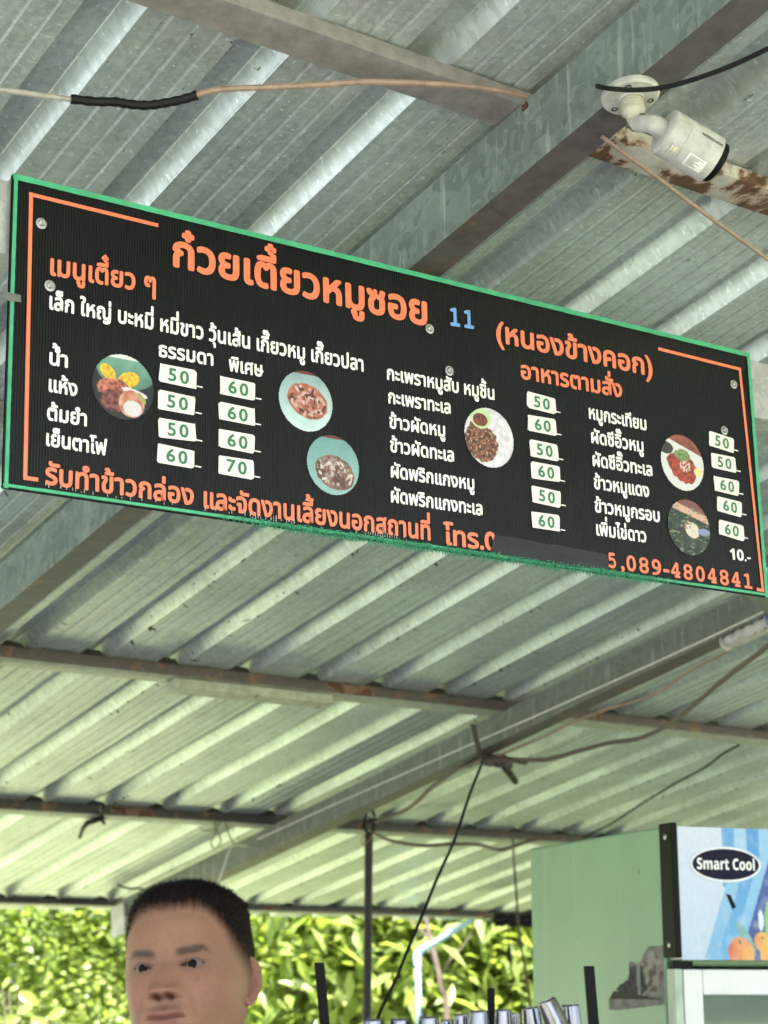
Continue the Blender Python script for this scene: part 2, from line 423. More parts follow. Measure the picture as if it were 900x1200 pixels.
# ------------------------------------------------------------------ menu sign frame of reference
STL = EYE + Vector((-.56853, 2.58808, 1.21016))
SU = Vector((.82546986, .56421803, .01604745)).normalized()
SV = Vector((.02607434, -.00003986, -.99966)); SV = (SV - SU*SV.dot(SU)).normalized()
SN = SV.cross(SU).normalized()              # towards the viewer
if SN.y > 0: SN = -SN
SW, SH = 1.5729, .4976
KS = .978                                   # clears the beam above
def sg(u, v, d=0): return EYE + (STL - EYE + SU*u + SV*v)*KS + SN*d

# girder behind the sign, carried by posts out of view
b = MB(); gu0, gu1 = -1.75, 5.6; t = .004
gsec = [(-.012, .006), (-.012, .126), (-.070, .126), (-.070, .110), (-.066, .110), (-.066, .122), (-.016, .122), (-.016, .010), (-.070, .010), (-.070, .006)]
for u in (gu0, .8, 2.5, gu1):
    for d, v in gsec: b.v.append(sg(u, v, d))
n = len(gsec)
for i in range(3):
    for j in range(n):
        a = i*n+j; d = i*n+(j+1) % n; b.f.append((a, a+n, d+n, d))
b.f.append(tuple(range(n))[::-1]); b.f.append(tuple(3*n+j for j in range(n)))
b.build('girder', m_girder, ROOT)
def post(q, top):
    b = MB(); s = .04
    b.hexa((q.x-s, q.y-s, .1), (2*s, 0, 0), (0, 2*s, 0), (0, 0, top-.1)); b.hexa((q.x-.09, q.y-.09, .1), (.18, 0, 0), (0, .18, 0), (0, 0, .012))
    b.build('post', m_beam2, ROOT, bevel=.003)
for u in (gu0+.06, gu1-.06): post(sg(u, 0, -.041), sg(u, .126, -.041).z)
for p in (-1.56, 8.64): post(rf(p, 7.30, 0), rf(p, 7.30, 1.65).z)
for p in (-1.56, 8.64): post(rf(p, -2.3, 0), rf(p, -2.3, 1.65).z)
# short brace strap by the sign's lower right corner
b = MB(); q0, q1 = on_h(862, 676, 1.62), on_h(935, 745, 1.655); dx, dy, dz_ = frame_of(q1-q0, ND)
b.hexa(q0 - dy*.02, dx*.005, dy*.04, q1-q0); b.build('brace', m_beam2, ROOT)

# ------------------------------------------------------------------ lettering
GL = {}
def glyph(ch, res=3):
    """mesh and advance of one character of the built-in font at size 1"""
    if ch in GL: return GL[ch]
    def tm(s):
        c = bpy.data.curves.new('t', 'FONT'); c.body = s; c.size = 1; c.resolution_u = res; c.fill_mode = 'FRONT'
        o = bpy.data.objects.new('t', c); COL.objects.link(o); bpy.context.view_layer.update()
        me = o.evaluated_get(bpy.context.evaluated_depsgraph_get()).to_mesh()
        v = [(q.co.x, q.co.y) for q in me.vertices]; f = [tuple(p.vertices) for p in me.polygons]
        bpy.data.objects.remove(o); bpy.data.curves.remove(c); return v, f
    v, f = tm(ch) if ch != ' ' else ([], [])
    v2, _ = tm(ch + '|'); v3, _ = tm('|')
    adv = max(q[0] for q in v2) - max(q[0] for q in v3)
    GL[ch] = (v, f, adv); return GL[ch]
UP_V = 'ัิีึืํ'; TONE = '่้๊๋์็'
def layout(s, track=0.0):
    """[(char, x, y)], width in em; tone marks climb over upper vowels"""
    out = []; x = 0
    for i, ch in enumerate(s):
        dy = 0; dx = 0
        if ch in TONE and i and s[i-1] in UP_V: dy = .175
        if ch in TONE and i+1 < len(s) and s[i+1] == 'ำ': dy = .175; dx = -.03
        if ch in TONE and i and s[i-1] in 'ุู' : dy = 0
        out.append((ch, x+dx, dy)); a = glyph(ch)[2]; x += a + (track if a > .05 else 0)
    return out, x
def text_mb(s, place, size, xs=1.0, bold=.02, lift=.0004, track=0.0, ref=.0):
    """flat letters laid down by place(x, y, depth); stroke weight from slightly shifted copies"""
    b = MB(); lay, wd = layout(s, track); step = 6e-6
    off = [(0, 0)] + ([(bold*math.cos(a), bold*math.sin(a)) for a in [i*math.pi/4 for i in range(8)]] if bold else [])
    for ch, x, y in lay:
        v, f, _ = glyph(ch)
        for i, (ox, oy) in enumerate(off):
            n = len(b.v)
            for (gx, gy) in v: b.v.append(place((x + gx + ox)*size*xs, (y + gy + oy)*size, lift + i*step))
            b.f += [tuple(n+q for q in p) for p in f]
    return b
def text_width(s, track=0.0): return layout(s, track)[1]
MB_SANS = {str(i): chr(0x1D7EC+i) for i in range(10)}
MB_MONO = {str(i): chr(0x1D7F6+i) for i in range(10)}
for i in range(26): MB_SANS[chr(65+i)] = chr(0x1D5D4+i); MB_SANS[chr(97+i)] = chr(0x1D5EE+i)
def sansb(s): return ''.join(MB_SANS.get(c, c) for c in s)
def mono(s): return ''.join(MB_MONO.get(c, c) for c in s)

# ------------------------------------------------------------------ menu sign
SIGN = empty('menu_sign', sg(SW/2, SH), 'long black menu board with orange and white lettering and green taped edge', 'sign')
def sign_board_mat():
    m, t, b = new_mat('black_fluted_board'); v = coords(t, 'UV')
    wv = nd(t, 'ShaderNodeTexWave', Scale=1.0, wave_profile='SIN', bands_direction='X'); wv.inputs['Distortion'].default_value = .0
    mp = coords(t, 'UV', (66, 0, 0)); t.links.new(mp, wv.inputs['Vector'])
    n = nz(t, coords(t, 'UV', (18, 2.2, 1)), 1.0, 5, .6); n2 = nz(t, v, 9, 6)
    c = mix(t, ramp(t, n2, [(.35, 0.), (.75, 1.)]), (.0024, .0022, .0024), (.005, .0046, .005)); c = mix(t, mix(t, .22, (0, 0, 0), wv.outputs[1]), c, (.009, .008, .0085))
    t.links.new(c, b.inputs['Base Color']); b.inputs['Specular IOR Level'].default_value = .18
    rr = nd(t, 'ShaderNodeMapRange'); rr.inputs[3].default_value = .22; rr.inputs[4].default_value = .45
    t.links.new(n, rr.inputs[0]); t.links.new(rr.outputs[0], b.inputs['Roughness'])
    h = mix(t, .25, wv.outputs[1], n); bump(t, b, wv.outputs[1], .5, .0014)
    return m
def print_mat(name, col, rough=.42):
    """flat vinyl print on the fluted board"""
    m, t, b = new_mat(name); v = coords(t); n = nz(t, v, 60, 5)
    c = mix(t, ramp(t, n, [(.35, 0.), (.7, 1.)]), tuple(x*.86 for x in col), col)
    c = mix(t, ramp(t, nz(t, v, 260, 2), [(.70, 0.), (.76, .8)]), c, tuple(x*.35 for x in col))
    t.links.new(c, b.inputs['Base Color']); b.inputs['Roughness'].default_value = rough
    return m
b = MB(); uvs = []; nu, nv = 90, 30
for j in range(nv+1):
    for i in range(nu+1):
        u, v = SW*i/nu, SH*j/nv
        b.v.append(sg(u, v, .0006*noise.noise(Vector((u*5, v*4, 0))))); uvs.append((u, v))
for j in range(nv):
    for i in range(nu): b.f.append((j*(nu+1)+i, (j+1)*(nu+1)+i, (j+1)*(nu+1)+i+1, j*(nu+1)+i+1))
for (i0, v) in ((0, 0),):
    k = len(b.v); b.v += [sg(0, 0, -.005), sg(SW, 0, -.005), sg(SW, SH, -.005), sg(0, SH, -.005)]; uvs += [(0, 0)]*4
    b.f += [(k, k+1, k+2, k+3)]
b.build('board', sign_board_mat(), SIGN, uvs=uvs)
m_or = print_mat('orange_vinyl', (.78, .175, .085)); m_wh = print_mat('white_vinyl', (.78, .77, .76)); m_bl = print_mat('blue_vinyl', (.13, .29, .62))
m_gr = simple('green_tape', (.045, .30, .155), .5, 0, .25, 30, .3, 150)
TX = [
    ('ก๋วยเตี๋ยวหมูซอย', 0.2757, 0.0892, 0.7806, 0.0940, 0.0420, 'o'),
    ('11', 0.8256, 0.0835, 0.8836, 0.0797, 0.0359, 'b'),
    ('(หนองข้างคอก)', 0.9308, 0.0945, 1.3090, 0.0939, 0.0310, 'o'),
    ('เมนูเตี๋ยว ๆ', 0.0652, 0.1499, 0.2473, 0.1438, 0.0262, 'o'),
    ('เล็ก ใหญ่ บะหมี่ หมี่ขาว วุ้นเส้น เกี๊ยวหมู เกี๊ยวปลา', 0.0663, 0.2054, 0.6414, 0.2036, 0.0204, 'w'),
    ('น้ำ', 0.0691, 0.2942, 0.0987, 0.2944, 0.0188, 'w'),
    ('แห้ง', 0.0689, 0.3371, 0.1146, 0.3373, 0.0188, 'w'),
    ('ต้มยำ', 0.0683, 0.3822, 0.1322, 0.3821, 0.0187, 'w'),
    ('เย็นตาโฟ', 0.0671, 0.4225, 0.1648, 0.4233, 0.0186, 'w'),
    ('ธรรมดา', 0.2540, 0.2475, 0.3510, 0.2455, 0.0186, 'w'),
    ('พิเศษ', 0.3813, 0.2489, 0.4425, 0.2481, 0.0190, 'w'),
    ('รับทำข้าวกล่อง', 0.0683, 0.4819, 0.3162, 0.4815, 0.0250, 'o'),
    ('และจัดงานเลี้ยงนอกสถานที่', 0.3338, 0.4828, 0.7722, 0.4822, 0.0255, 'o'),
    ('โทร.0', 0.8024, 0.4852, 0.9122, 0.4847, 0.0262, 'o'),
    ('5', 1.1697, 0.4835, 1.1891, 0.4836, 0.0300, 'm'),
    (',089-4804841', 1.2003, 0.4842, 1.5371, 0.4850, 0.0305, 'm'),
    ('อาหารตามสั่ง', 0.9847, 0.1549, 1.2264, 0.1505, 0.0252, 'o'),
    ('กะเพราหมูสับ หมูชิ้น', 0.6904, 0.2090, 0.9215, 0.2067, 0.0190, 'w'),
    ('กะเพราทะเล', 0.6920, 0.2512, 0.8230, 0.2494, 0.0188, 'w'),
    ('ข้าวผัดหมู', 0.6934, 0.2952, 0.8096, 0.2930, 0.0188, 'w'),
    ('ข้าวผัดทะเล', 0.6940, 0.3372, 0.8270, 0.3357, 0.0188, 'w'),
    ('ผัดพริกแกงหมู', 0.6934, 0.3822, 0.8691, 0.3805, 0.0188, 'w'),
    ('ผัดพริกแกงทะเล', 0.6923, 0.4256, 0.8852, 0.4241, 0.0188, 'w'),
    ('หมูกระเทียม', 1.1420, 0.2053, 1.2835, 0.2060, 0.0198, 'w'),
    ('ผัดซีอิ๊วหมู', 1.1445, 0.2517, 1.2729, 0.2508, 0.0197, 'w'),
    ('ผัดซีอิ๊วทะเล', 1.1450, 0.2958, 1.2916, 0.2950, 0.0197, 'w'),
    ('ข้าวหมูแดง', 1.1462, 0.3392, 1.2795, 0.3373, 0.0196, 'w'),
    ('ข้าวหมูกรอบ', 1.1451, 0.3833, 1.3033, 0.3823, 0.0195, 'w'),
    ('เพิ่มไข่ดาว', 1.1447, 0.4267, 1.2657, 0.4260, 0.0195, 'w'),
    ('10.-', 1.4809, 0.4328, 1.5347, 0.4319, 0.0205, 's'),
]
for s, u0, v0, u1, v1, h, kd in TX:
    ss = {'b': mono, 'm': mono, 's': sansb}.get(kd, lambda q: q)(s)
    size = h/.558 if kd in 'ow' else h/.70
    tr = .0
    wd = text_width(ss, tr)
    xs = (u1-u0+.004)/(wd*size)
    def place(x, y, d, u0=u0, v0=v0, u1=u1, v1=v1): return sg(u0 - .003 + x, v0 + (v1-v0)*x/(u1-u0) - y, d + .0008)
    bold = {'b': .030, 'm': .024, 's': .012}.get(kd, .034 if h > .035 else .030)
    text_mb(ss, place, size, xs, bold, track=tr).build('lettering', {'b': m_bl, 'w': m_wh, 's': m_wh}.get(kd, m_or), SIGN)
def strip(pts, wdt, name, mat, d=.0009, parent=SIGN):
    b = MB()
    for (u0, v0), (u1, v1) in zip(pts[:-1], pts[1:]):
        a, c = Vector((u0, v0)), Vector((u1, v1)); t = (c-a).normalized(); nn = Vector((-t.y, t.x))*wdt/2; a = a - t*wdt/2; c = c + t*wdt/2
        b.prism([sg(*(a+nn), d), sg(*(c+nn), d), sg(*(c-nn), d), sg(*(a-nn), d)], SN*.0003); d += .0004
    return b.build(name, mat, parent)
strip([(.2460, .0265), (.0302, .0255), (.0343, .4780), (.0517, .4780)], .0062, 'frame_line', m_or)
strip([(1.3292, .0349), (1.5439, .0372), (1.5616, .4860), (1.5477, .4854)], .0062, 'frame_line', m_or)
# taped green edge: four strips folded over the board's rim
def edge(u0, v0, u1, v1, wd_, jag):
    b = MB(); n = 70; a = Vector((u0, v0)); c = Vector((u1, v1)); t = (c-a).normalized(); nn = Vector((-t.y, t.x))
    rows = []
    for i in range(n+1):
        q = a + (c-a)*i/n; e = wd_*(1 + .10*noise.noise(Vector((i*.7, u0, v0))))
        ins = q + nn*e; out = q - nn*.0022
        rows.append([sg(*ins, .0012), sg(*ins, .0018), sg(*out, .0018 + .0006*noise.noise(Vector((i*.5, 1, u0)))), sg(*out, -.0075), sg(*(q+nn*e*.8), -.0080)])
    for r in rows: b.v += r
    for i in range(n):
        for j in range(4): k = i*5+j; b.f.append((k, k+5, k+6, k+1))
    return b.build('edge_tape', m_gr, SIGN)
edge(0, 0, 0, SH, -.0080, 0); edge(0, 0, SW, 0, .0070, 0); edge(SW, 0, SW, SH, .0060, 0); edge(0, SH, SW, SH, -.0070, 0)
b = MB()                                         # torn, fraying lower edge
for i in range(2600):
    u = random.uniform(.36, 1.34); den = min(1, (u-.36)/.15, (1.34-u)/.1)
    if random.random() > max(.1, den): continue
    v = SH + random.uniform(-.009, .003); L = random.uniform(.004, .0115); a = random.gauss(math.pi/2, .75); wdt = random.uniform(.0005, .0013)
    q = sg(u, v, random.uniform(.0010, .0034)); d = SU*math.cos(a) + SV*math.sin(a) + SN*random.gauss(.15, .35); sd_ = SU*math.sin(a) - SV*math.cos(a)
    b.poly([q - sd_*wdt, q + sd_*wdt, q + d*L])
tag(b.build('frayed_fringe', simple('dark_green_threads', (.025, .19, .10), .7, 0, .4, 200, 0), SIGN), kind='stuff')
b = MB()                                         # pale strips painting the glare glints on the flutes along the bottom
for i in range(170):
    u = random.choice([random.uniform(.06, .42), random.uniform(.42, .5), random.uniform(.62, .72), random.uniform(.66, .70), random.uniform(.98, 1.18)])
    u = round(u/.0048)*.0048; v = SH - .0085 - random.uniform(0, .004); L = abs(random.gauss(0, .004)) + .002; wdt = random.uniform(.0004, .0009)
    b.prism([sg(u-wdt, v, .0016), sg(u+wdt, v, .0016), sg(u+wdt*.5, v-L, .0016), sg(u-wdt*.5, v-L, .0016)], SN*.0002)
tag(b.build('glint_streaks', simple('pale_glint', (.45, .40, .39), .5, 0, .3, 100, 0), SIGN), kind='stuff')
m_tag = print_mat('price_paper', (.74, .66, .655), .6); m_num = print_mat('green_ink', (.02, .16, .075), .5)
m_or2 = m_or
tags = [(.2865, .2749, '50'), (.2849, .3191, '50'), (.2862, .3643, '50'), (.2846, .4073, '60'),
        (.3950, .2766, '60'), (.3938, .3201, '60'), (.3933, .3660, '60'), (.3917, .4088, '70'),
        (1.0280, .1948, '50'), (1.0274, .2375, '60'), (1.0293, .2843, '50'), (1.0306, .3249, '60'), (1.0297, .3706, '50'), (1.0261, .4170, '60'),
        (1.4782, .1993, '50'), (1.4809, .2410, '50'), (1.4838, .2868, '60'), (1.4877, .3278, '60'), (1.4877, .3749, '60')]
for i, (u, v, s) in enumerate(tags):
    wd_, ht = .0655, .0305; an = random.gauss(0, .02) + (.05 if u > 1.4 else 0); ca, sa = math.cos(an), math.sin(an)
    def pl_(x, y, d, u=u, v=v, ca=ca, sa=sa): return sg(u + x*ca - y*sa, v + x*sa + y*ca, d)
    c = .0035; out = []
    for cx, cy, a0 in ((wd_/2-c, ht/2-c, 0), (-wd_/2+c, ht/2-c, 90), (-wd_/2+c, -ht/2+c, 180), (wd_/2-c, -ht/2+c, 270)):
        for a in (0, 45, 90): out.append(pl_(cx + c*math.cos(R_(a0+a)) + random.gauss(0, .0008), cy + c*math.sin(R_(a0+a)) + random.gauss(0, .0008), .0010))
    b = MB(); b.prism(out, SN*.0006); tg = b.build('price_tag', m_tag, SIGN)
    size = .0205/.69; ss = s; wt = text_width(ss, .14)*size*1.12
    text_mb(ss, lambda x, y, d: pl_(x - wt/2 + .003, -y + .0102, d + .0020), size, 1.12, .022, track=.14).build('numeral', m_num, tg)
    b = MB(); b.prism([sg(u + wd_/2 + .001, v + .0095, .0008), sg(u + wd_/2 + .0118, v + .0098, .0008), sg(u + wd_/2 + .0118, v + .0118, .0008), sg(u + wd_/2 + .001, v + .0115, .0008)], SN*.0003); b.build('price_dash', m_wh, SIGN)
# flat printed pictures: coloured grids
def painted(name, mat, place, nx, ny, colour, keep, parent, dim=1.0):
    b = MB(); cols = []; idx = {}
    def vid(i, j):
        if (i, j) not in idx:
            x, y = -1 + 2*i/nx, -1 + 2*j/ny; idx[(i, j)] = len(b.v); b.v.append(place(x, y)); cols.append((*(q*dim for q in colour(x, y)), 1))
        return idx[(i, j)]
    for j in range(ny):
        for i in range(nx):
            if keep(-1 + 2*(i+.5)/nx, -1 + 2*(j+.5)/ny): b.f.append((vid(i, j), vid(i+1, j), vid(i+1, j+1), vid(i, j+1)))
    return b.build(name, mat, parent, colors=cols)
def N3(x, y, s, seed=0): return noise.noise(Vector((x*s + seed*13.7, y*s - seed*7.1, seed*3.3)))
def ell(x, y, cx, cy, rx, ry, a=0):
    dx, dy = x-cx, y-cy; c, s = math.cos(a), math.sin(a); return ((dx*c+dy*s)/rx)**2 + ((-dx*s+dy*c)/ry)**2
def lerp(a, b, t): t = max(0, min(1, t)); return tuple(p+(q-p)*t for p, q in zip(a, b))
def food1(x, y):
    c = rgb(26, 22, 22)
    if ell(x, y, .1, -.55, .98, .62) < 1: c = lerp(rgb(120, 165, 150), rgb(66, 105, 92), (y+1)*.8 + .25*N3(x, y, 3))
    if y < -.88: c = rgb(225, 225, 220)
    if ell(x, y, -.5, -.38, .3, .2, .7) < 1 or ell(x, y, .18, -.25, .36, .24, -.4) < 1: c = lerp(rgb(240, 205, 60), rgb(205, 150, 40), .5+N3(x, y, 9))
    if ell(x, y, -.3, .08, .55, .3) < 1+.4*N3(x, y, 6): c = lerp(rgb(222, 130, 100), rgb(120, 60, 52), .5+1.2*N3(x, y, 10, 2))
    if ell(x, y, -.25, .45, .5, .35) < 1: c = lerp(rgb(150, 80, 75), rgb(70, 30, 30), .5+1.3*N3(x, y, 9, 4))
    if ell(x, y, .38, .12, .42, .10, .2) < 1: c = rgb(232, 215, 225)
    if ell(x, y, .28, .48, .42, .42) < 1: c = lerp(rgb(228, 172, 148), rgb(190, 110, 85), .5+N3(x, y, 6, 5))
    if ell(x, y, .32, .62, .3, .24) < 1: c = rgb(222, 210, 216)
    if ell(x, y, .62, .25, .2, .07, .9) < 1: c = rgb(160, 165, 90)
    return c
def bowl(rim, inn, fill, f2, spot, cy=.05, seed=0):
    g = random.Random(seed+40); bits = []
    for i in range(85):
        a = g.uniform(0, 6.28); r = math.sqrt(g.random()); t_ = g.random(); dark = g.random() < .28
        col = lerp(fill, rgb(60, 26, 22), .75) if dark else lerp(f2, spot, t_*1.1)
        bits.append((.06 + .64*r*math.cos(a), cy + .48*r*math.sin(a) + .1*r*math.cos(a), g.uniform(.05, .17), g.uniform(.025, .06), g.uniform(0, 3.14), col))
    def f(x, y):
        if y < -.9: return rgb(110, 40, 45)
        c = lerp(rim, inn, .5*(1-y) + .2*N3(x, y, 2))
        if ell(x, y, .06, cy, .76, .56, .25) < 1+.12*N3(x, y, 5):
            c = lerp(fill, f2, .5+1.1*N3(x, y, 4.2, seed))
            for (bx_, by_, b1, b2, ba, bc) in bits:
                e = ell(x, y, bx_, by_, b1, b2, ba)
                if e < 1: c = lerp(bc, tuple(q*.6 for q in bc), e*.8)
        return c
    return f
def food4(x, y):
    c = lerp(rgb(236, 228, 240), rgb(205, 195, 210), .4+N3(x, y, 5))
    if ell(x, y, -.35, .2, .72, .62, .3) < 1+.35*N3(x, y, 5, 3): c = lerp(rgb(60, 30, 28), rgb(150, 85, 70), .45+1.2*N3(x, y, 10, 1)); 
    if c[0] < .3 and N3(x, y, 14, 7) > .33: c = rgb(200, 160, 120)
    if ell(x, y, -.32, -.62, .42, .36) < 1: c = rgb(196, 212, 165)
    if ell(x, y, -.34, -.56, .30, .22) < 1: c = lerp(rgb(150, 70, 45), rgb(80, 36, 26), .5+N3(x, y, 9, 9))
    return c
def food5(x, y):
    c = rgb(222, 216, 220)
    if y < -.62 + .3*x: c = lerp(rgb(160, 85, 65), rgb(110, 55, 45), .5+N3(x, y, 4))
    if ell(x, y, -.75, -.45, .35, .22) < 1: c = rgb(50, 52, 44)
    if ell(x, y, -.02, .2, .72, .5, .4) < 1+.3*N3(x, y, 5, 2): c = lerp(rgb(190, 70, 50), rgb(110, 32, 26), .5+1.2*N3(x, y, 8, 6))
    if ell(x, y, .12, .1, .26, .22) < 1 and N3(x, y, 11, 3) > -.1: c = rgb(226, 190, 180)
    if ell(x, y, .0, -.28, .38, .22) < 1+.4*N3(x, y, 8): c = lerp(rgb(70, 105, 50), rgb(150, 165, 110), .5+N3(x, y, 12))
    if ell(x, y, .72, .25, .2, .16) < 1: c = rgb(235, 215, 150)
    return c
def food6(x, y):
    c = lerp(rgb(26, 34, 28), rgb(64, 74, 56), .4+1.2*N3(x, y, 5, 4))
    if y < -.45 + .25*x: c = rgb(212, 170, 150)
    if y < -.72 + .25*x: c = rgb(130, 70, 72)
    if ell(x, y, -.35, -.3, .5, .2) < 1+.5*N3(x, y, 6): c = rgb(34, 52, 36)
    if ell(x, y, .15, .08, .34, .28, .4) < 1: c = rgb(222, 205, 196)
    if ell(x, y, .72, .1, .3, .13) < 1: c = rgb(135, 150, 190)
    if ell(x, y, -.1, -.1, .3, .16) < 1 and N3(x, y, 10) > 0: c = rgb(190, 130, 120)
    if N3(x*1.0, y*3, 5, 8) > .4: c = rgb(120, 130, 100)
    return c
m_photo = vcol('printed_photo', .38, .5)
for (u, v, r, fn, lab) in ((.1916, .3093, .0525, food1, 'round food picture with yellow crisps on it'),
        (.5246, .2760, .0520, bowl(rgb(205, 225, 228), rgb(140, 165, 170), rgb(150, 80, 60), rgb(195, 110, 90), rgb(228, 188, 186), .0, 1), 'round picture of red soup in pale bowl'),
        (.5765, .3783, .0510, bowl(rgb(150, 184, 186), rgb(112, 156, 158), rgb(150, 105, 88), rgb(100, 62, 50), rgb(232, 210, 205), .25, 5), 'round picture of noodles in turquoise bowl'),
        (.9054, .2797, .0545, food4, 'round picture of minced pork with rice'), (1.3705, .2569, .0550, food5, 'round picture of red pork on rice'), (1.3765, .3834, .0540, food6, 'round picture of dark soup with spoon')):
    o = painted('food_photo', m_photo, lambda x, y, u=u, v=v, r=r: sg(u + x*r, v + y*r, .0011), 84, 84, fn, lambda x, y: x*x + y*y < .995, SIGN, .72)
    o['label'] = lab
for (u, v) in ((.0484, .0695), (.0653, .1685), (.7823, .0997), (.8223, .1701), (1.524, .0728), (1.4887, .1738)):
    b = MB(); b.lathe(sg(u, v, .0006), SN, [(.0088, 0), (.0088, .0012), (.0055, .0016), (.0055, .0045), (.0040, .0060), (.0018, .0060), (.0016, .0040)], 16); b.build('screw', m_zinc, SIGN, True)
m_tape = simple('dark_tape', (.014, .0135, .0145), .42, 0, .3, 30, .35, 40, .003, spec=.3)
b = MB(); prev = None
tp = [(.897, .457, .487), (.925, .4560, .4915), (.98, .4565, .4925), (1.03, .4590, .4930), (1.045, .4572, .4935), (1.10, .4590, .4940), (1.15, .4600, .4900), (1.168, .4610, .4885)]
for u, v0, v1 in tp:
    for f_ in (0, .33, .66, 1): b.v.append(sg(u + .012*(1-f_)*(u < .9) , v0 + (v1-v0)*f_, .0022 + .0012*noise.noise(Vector((u*30, f_*3, 2)))))
for i in range(len(tp)-1):
    for j in range(3): k = i*4+j; b.f.append((k, k+4, k+5, k+1))
b.build('tape_patch', m_tape, SIGN)
b = MB(); b.prism([sg(-.004, .193, .002), sg(.018, .194, .002), sg(.019, .205, .002), (sg(-.003, .207, .002))], SN*.0008); b.build('tape_patch', simple('grey_tape', (.12, .11, .11), .5), SIGN)

# ------------------------------------------------------------------ security camera under the beam
CP = on_h(738, 108, 1.644)
SEC = empty('security_camera', CP, 'white bullet security camera on round base under the grey beam', 'camera')
DN = -ND
b = MB(); b.lathe(CP, DN, [(.0, 0), (.043, 0), (.0445, .002), (.0445, .009), (.042, .012), (.020, .0135), (.0195, .017), (.0, .017)], 40); base_ = b.build('base_plate', m_white_pl, SEC, True)
xx, yy, _ = frame_of(DN, PD)
for a in (20, 140, 260):
    b = MB(); b.lathe(CP + (xx*math.cos(R_(a)) + yy*math.sin(R_(a)))*.032 + DN*.0115, DN, [(.0052, 0), (.0052, .0016), (.0035, .0018), (.0030, .0008)], 12); b.build('screw_hole', m_black_pl, base_, True)
prof = [(.0165, .013)]
for i in range(5): prof += [(.0165, .018+i*.004), (.0185, .0195+i*.004), (.0185, .0205+i*.004), (.0165, .0215+i*.004)]
prof += [(.0150, .040), (.0125, .044), (.0125, .052), (.0, .056)]
b = MB(); b.lathe(CP, DN, prof, 28); b.build('neck', simple('yellowed_plastic', (.40, .365, .30), .45), SEC, True)
B0, B1 = at(777, 153, 2.505), at(833, 187, 2.535); AX = (B1-B0).normalized()
J = CP + DN*.052
b = MB(); b.tube(curve_pts([J - DN*.012, J + AX*.004 + DN*.002, B0 - AX*.018, B0 + AX*.004], 6), [.0120]*6+[.0135]*6+[.0150]*7, 16); b.build('arm', m_white_pl, SEC, True)
b = MB(); b.lathe(J + AX*.006 - frame_of(AX, DN)[1]*.016, frame_of(AX, DN)[1], [(.0, 0), (.006, .0), (.0075, .002), (.0075, .030), (.006, .032), (0, .032)], 14); b.build('hinge_pin', m_black_pl, SEC, True)
L = (B1-B0).length; rb = .0365
b = MB(); b.lathe(B0, AX, [(.0, 0), (.030, 0), (rb-.002, .001), (rb, .003), (rb, .0275), (rb-.0006, .0280), (rb-.0006, .0286), (rb, .0290), (rb+.0004, L), (rb-.003, L+.001), (rb-.004, L-.004), (.0, L-.004)], 48); body = b.build('body', m_white_pl, SEC, True)
b = MB(); b.lathe(B1, AX, [(.0, -.003), (rb-.005, -.003), (rb-.0045, .010), (rb-.006, .012), (rb-.010, .010), (.012, .006), (0, .008)], 40); b.build('lens_cover', m_black_pl, SEC, True)
# visor over the front of the body: a partial shell
bx, by, _ = frame_of(AX, -ND); toC = (EYE - (B0+B1)/2).normalized()
def cyl(s, a, r=rb): return B0 + AX*s + (bx*math.cos(a) + by*math.sin(a))*r
aC = math.atan2(toC.dot(by), toC.dot(bx))          # angle facing the viewer
def wrap_text(s, s0, a0, size, flip=1):
    return text_mb(sansb(s), lambda x, y, d: cyl(s0 + flip*x, aC + a0 - flip*y/rb*SGN, rb + .0004 + d), size, 1.0, .0)
SGN = 1 if (bx*-math.sin(aC) + by*math.cos(aC)).dot(Vector((0, 0, 1))) < 0 else -1
wrap_text('HIKVISION', L-.004, -SGN*.85, .0068, -1).build('lettering', m_black_pl, SEC)
b = MB(); n0, n1 = 8, 2
def patch(s0, s1, a0, a1, r, name, mat):
    b = MB()
    for i in range(9):
        for s_ in (s0, s1): b.v.append(cyl(s_, aC + SGN*(a0 + (a1-a0)*i/8), r))
    for i in range(8): b.f.append((2*i, 2*i+2, 2*i+3, 2*i+1))
    return b.build(name, mat, SEC)
patch(.043, .074, .18, .78, rb+.0007, 'sticker', simple('sticker_paper', (.68, .66, .62), .5, 0, .08))
for i in range(9):
    a0 = .24 + i*.055; s0 = .046; s1 = s0 + random.uniform(.010, .024)
    patch(s0, s1, a0, a0+.020, rb+.0010, 'printed_line', m_black_pl)
for i in range(4): patch(.012+.006*i, .0125+.006*i, .20+.05*i, .75, rb+.0006, 'scratch', simple('scratch', (.14, .12, .10), .7))
patch(.014, .026, .28, .52, rb+.0005, 'glue_stain', simple('glue', (.56, .50, .36), .5, 0, .3, 80))

# ------------------------------------------------------------------ cables and strings
def cable(name, pts, rad, mat, label, cat='cable', n=6, wob=0.0, sides=8, parent=None):
    b = MB(); b.tube(curve_pts(pts, n, wob), rad, sides); o = b.build(name, mat, parent, True)
    if label: tag(o, label, cat)
    return o
def hp(l, h): return [on_h(x, y, h if not isinstance(h, tuple) else h[0]+(h[1]-h[0])*i/(len(l)-1)) for i, (x, y) in enumerate(l)]
oc = empty('overhead_cable', on_h(165, 123, 1.70), 'brown and grey cable joined by black tape across the upper roof', 'cable')
cable('cable_core', hp([(-60, 98), (0, 105), (50, 112), (95, 118)], 1.70), .0046, m_greycab, None, parent=oc)
cable('tape_wrap', hp([(83, 116), (110, 119), (135, 119.5), (150, 122), (172, 123.5), (192, 121), (212, 117), (231, 111.5)], 1.70), [.0074 + .0006*math.sin(i*1.7) for i in range(43)], m_black_rub, None, parent=oc)
cable('cable_core', hp([(226, 113), (240, 108.5), (262, 104.5), (320, 102), (380, 99), (430, 96), (490, 97.5), (545, 101), (590, 107), (616, 113)], (1.70, 1.752)), .0050, m_copper, None, parent=oc)
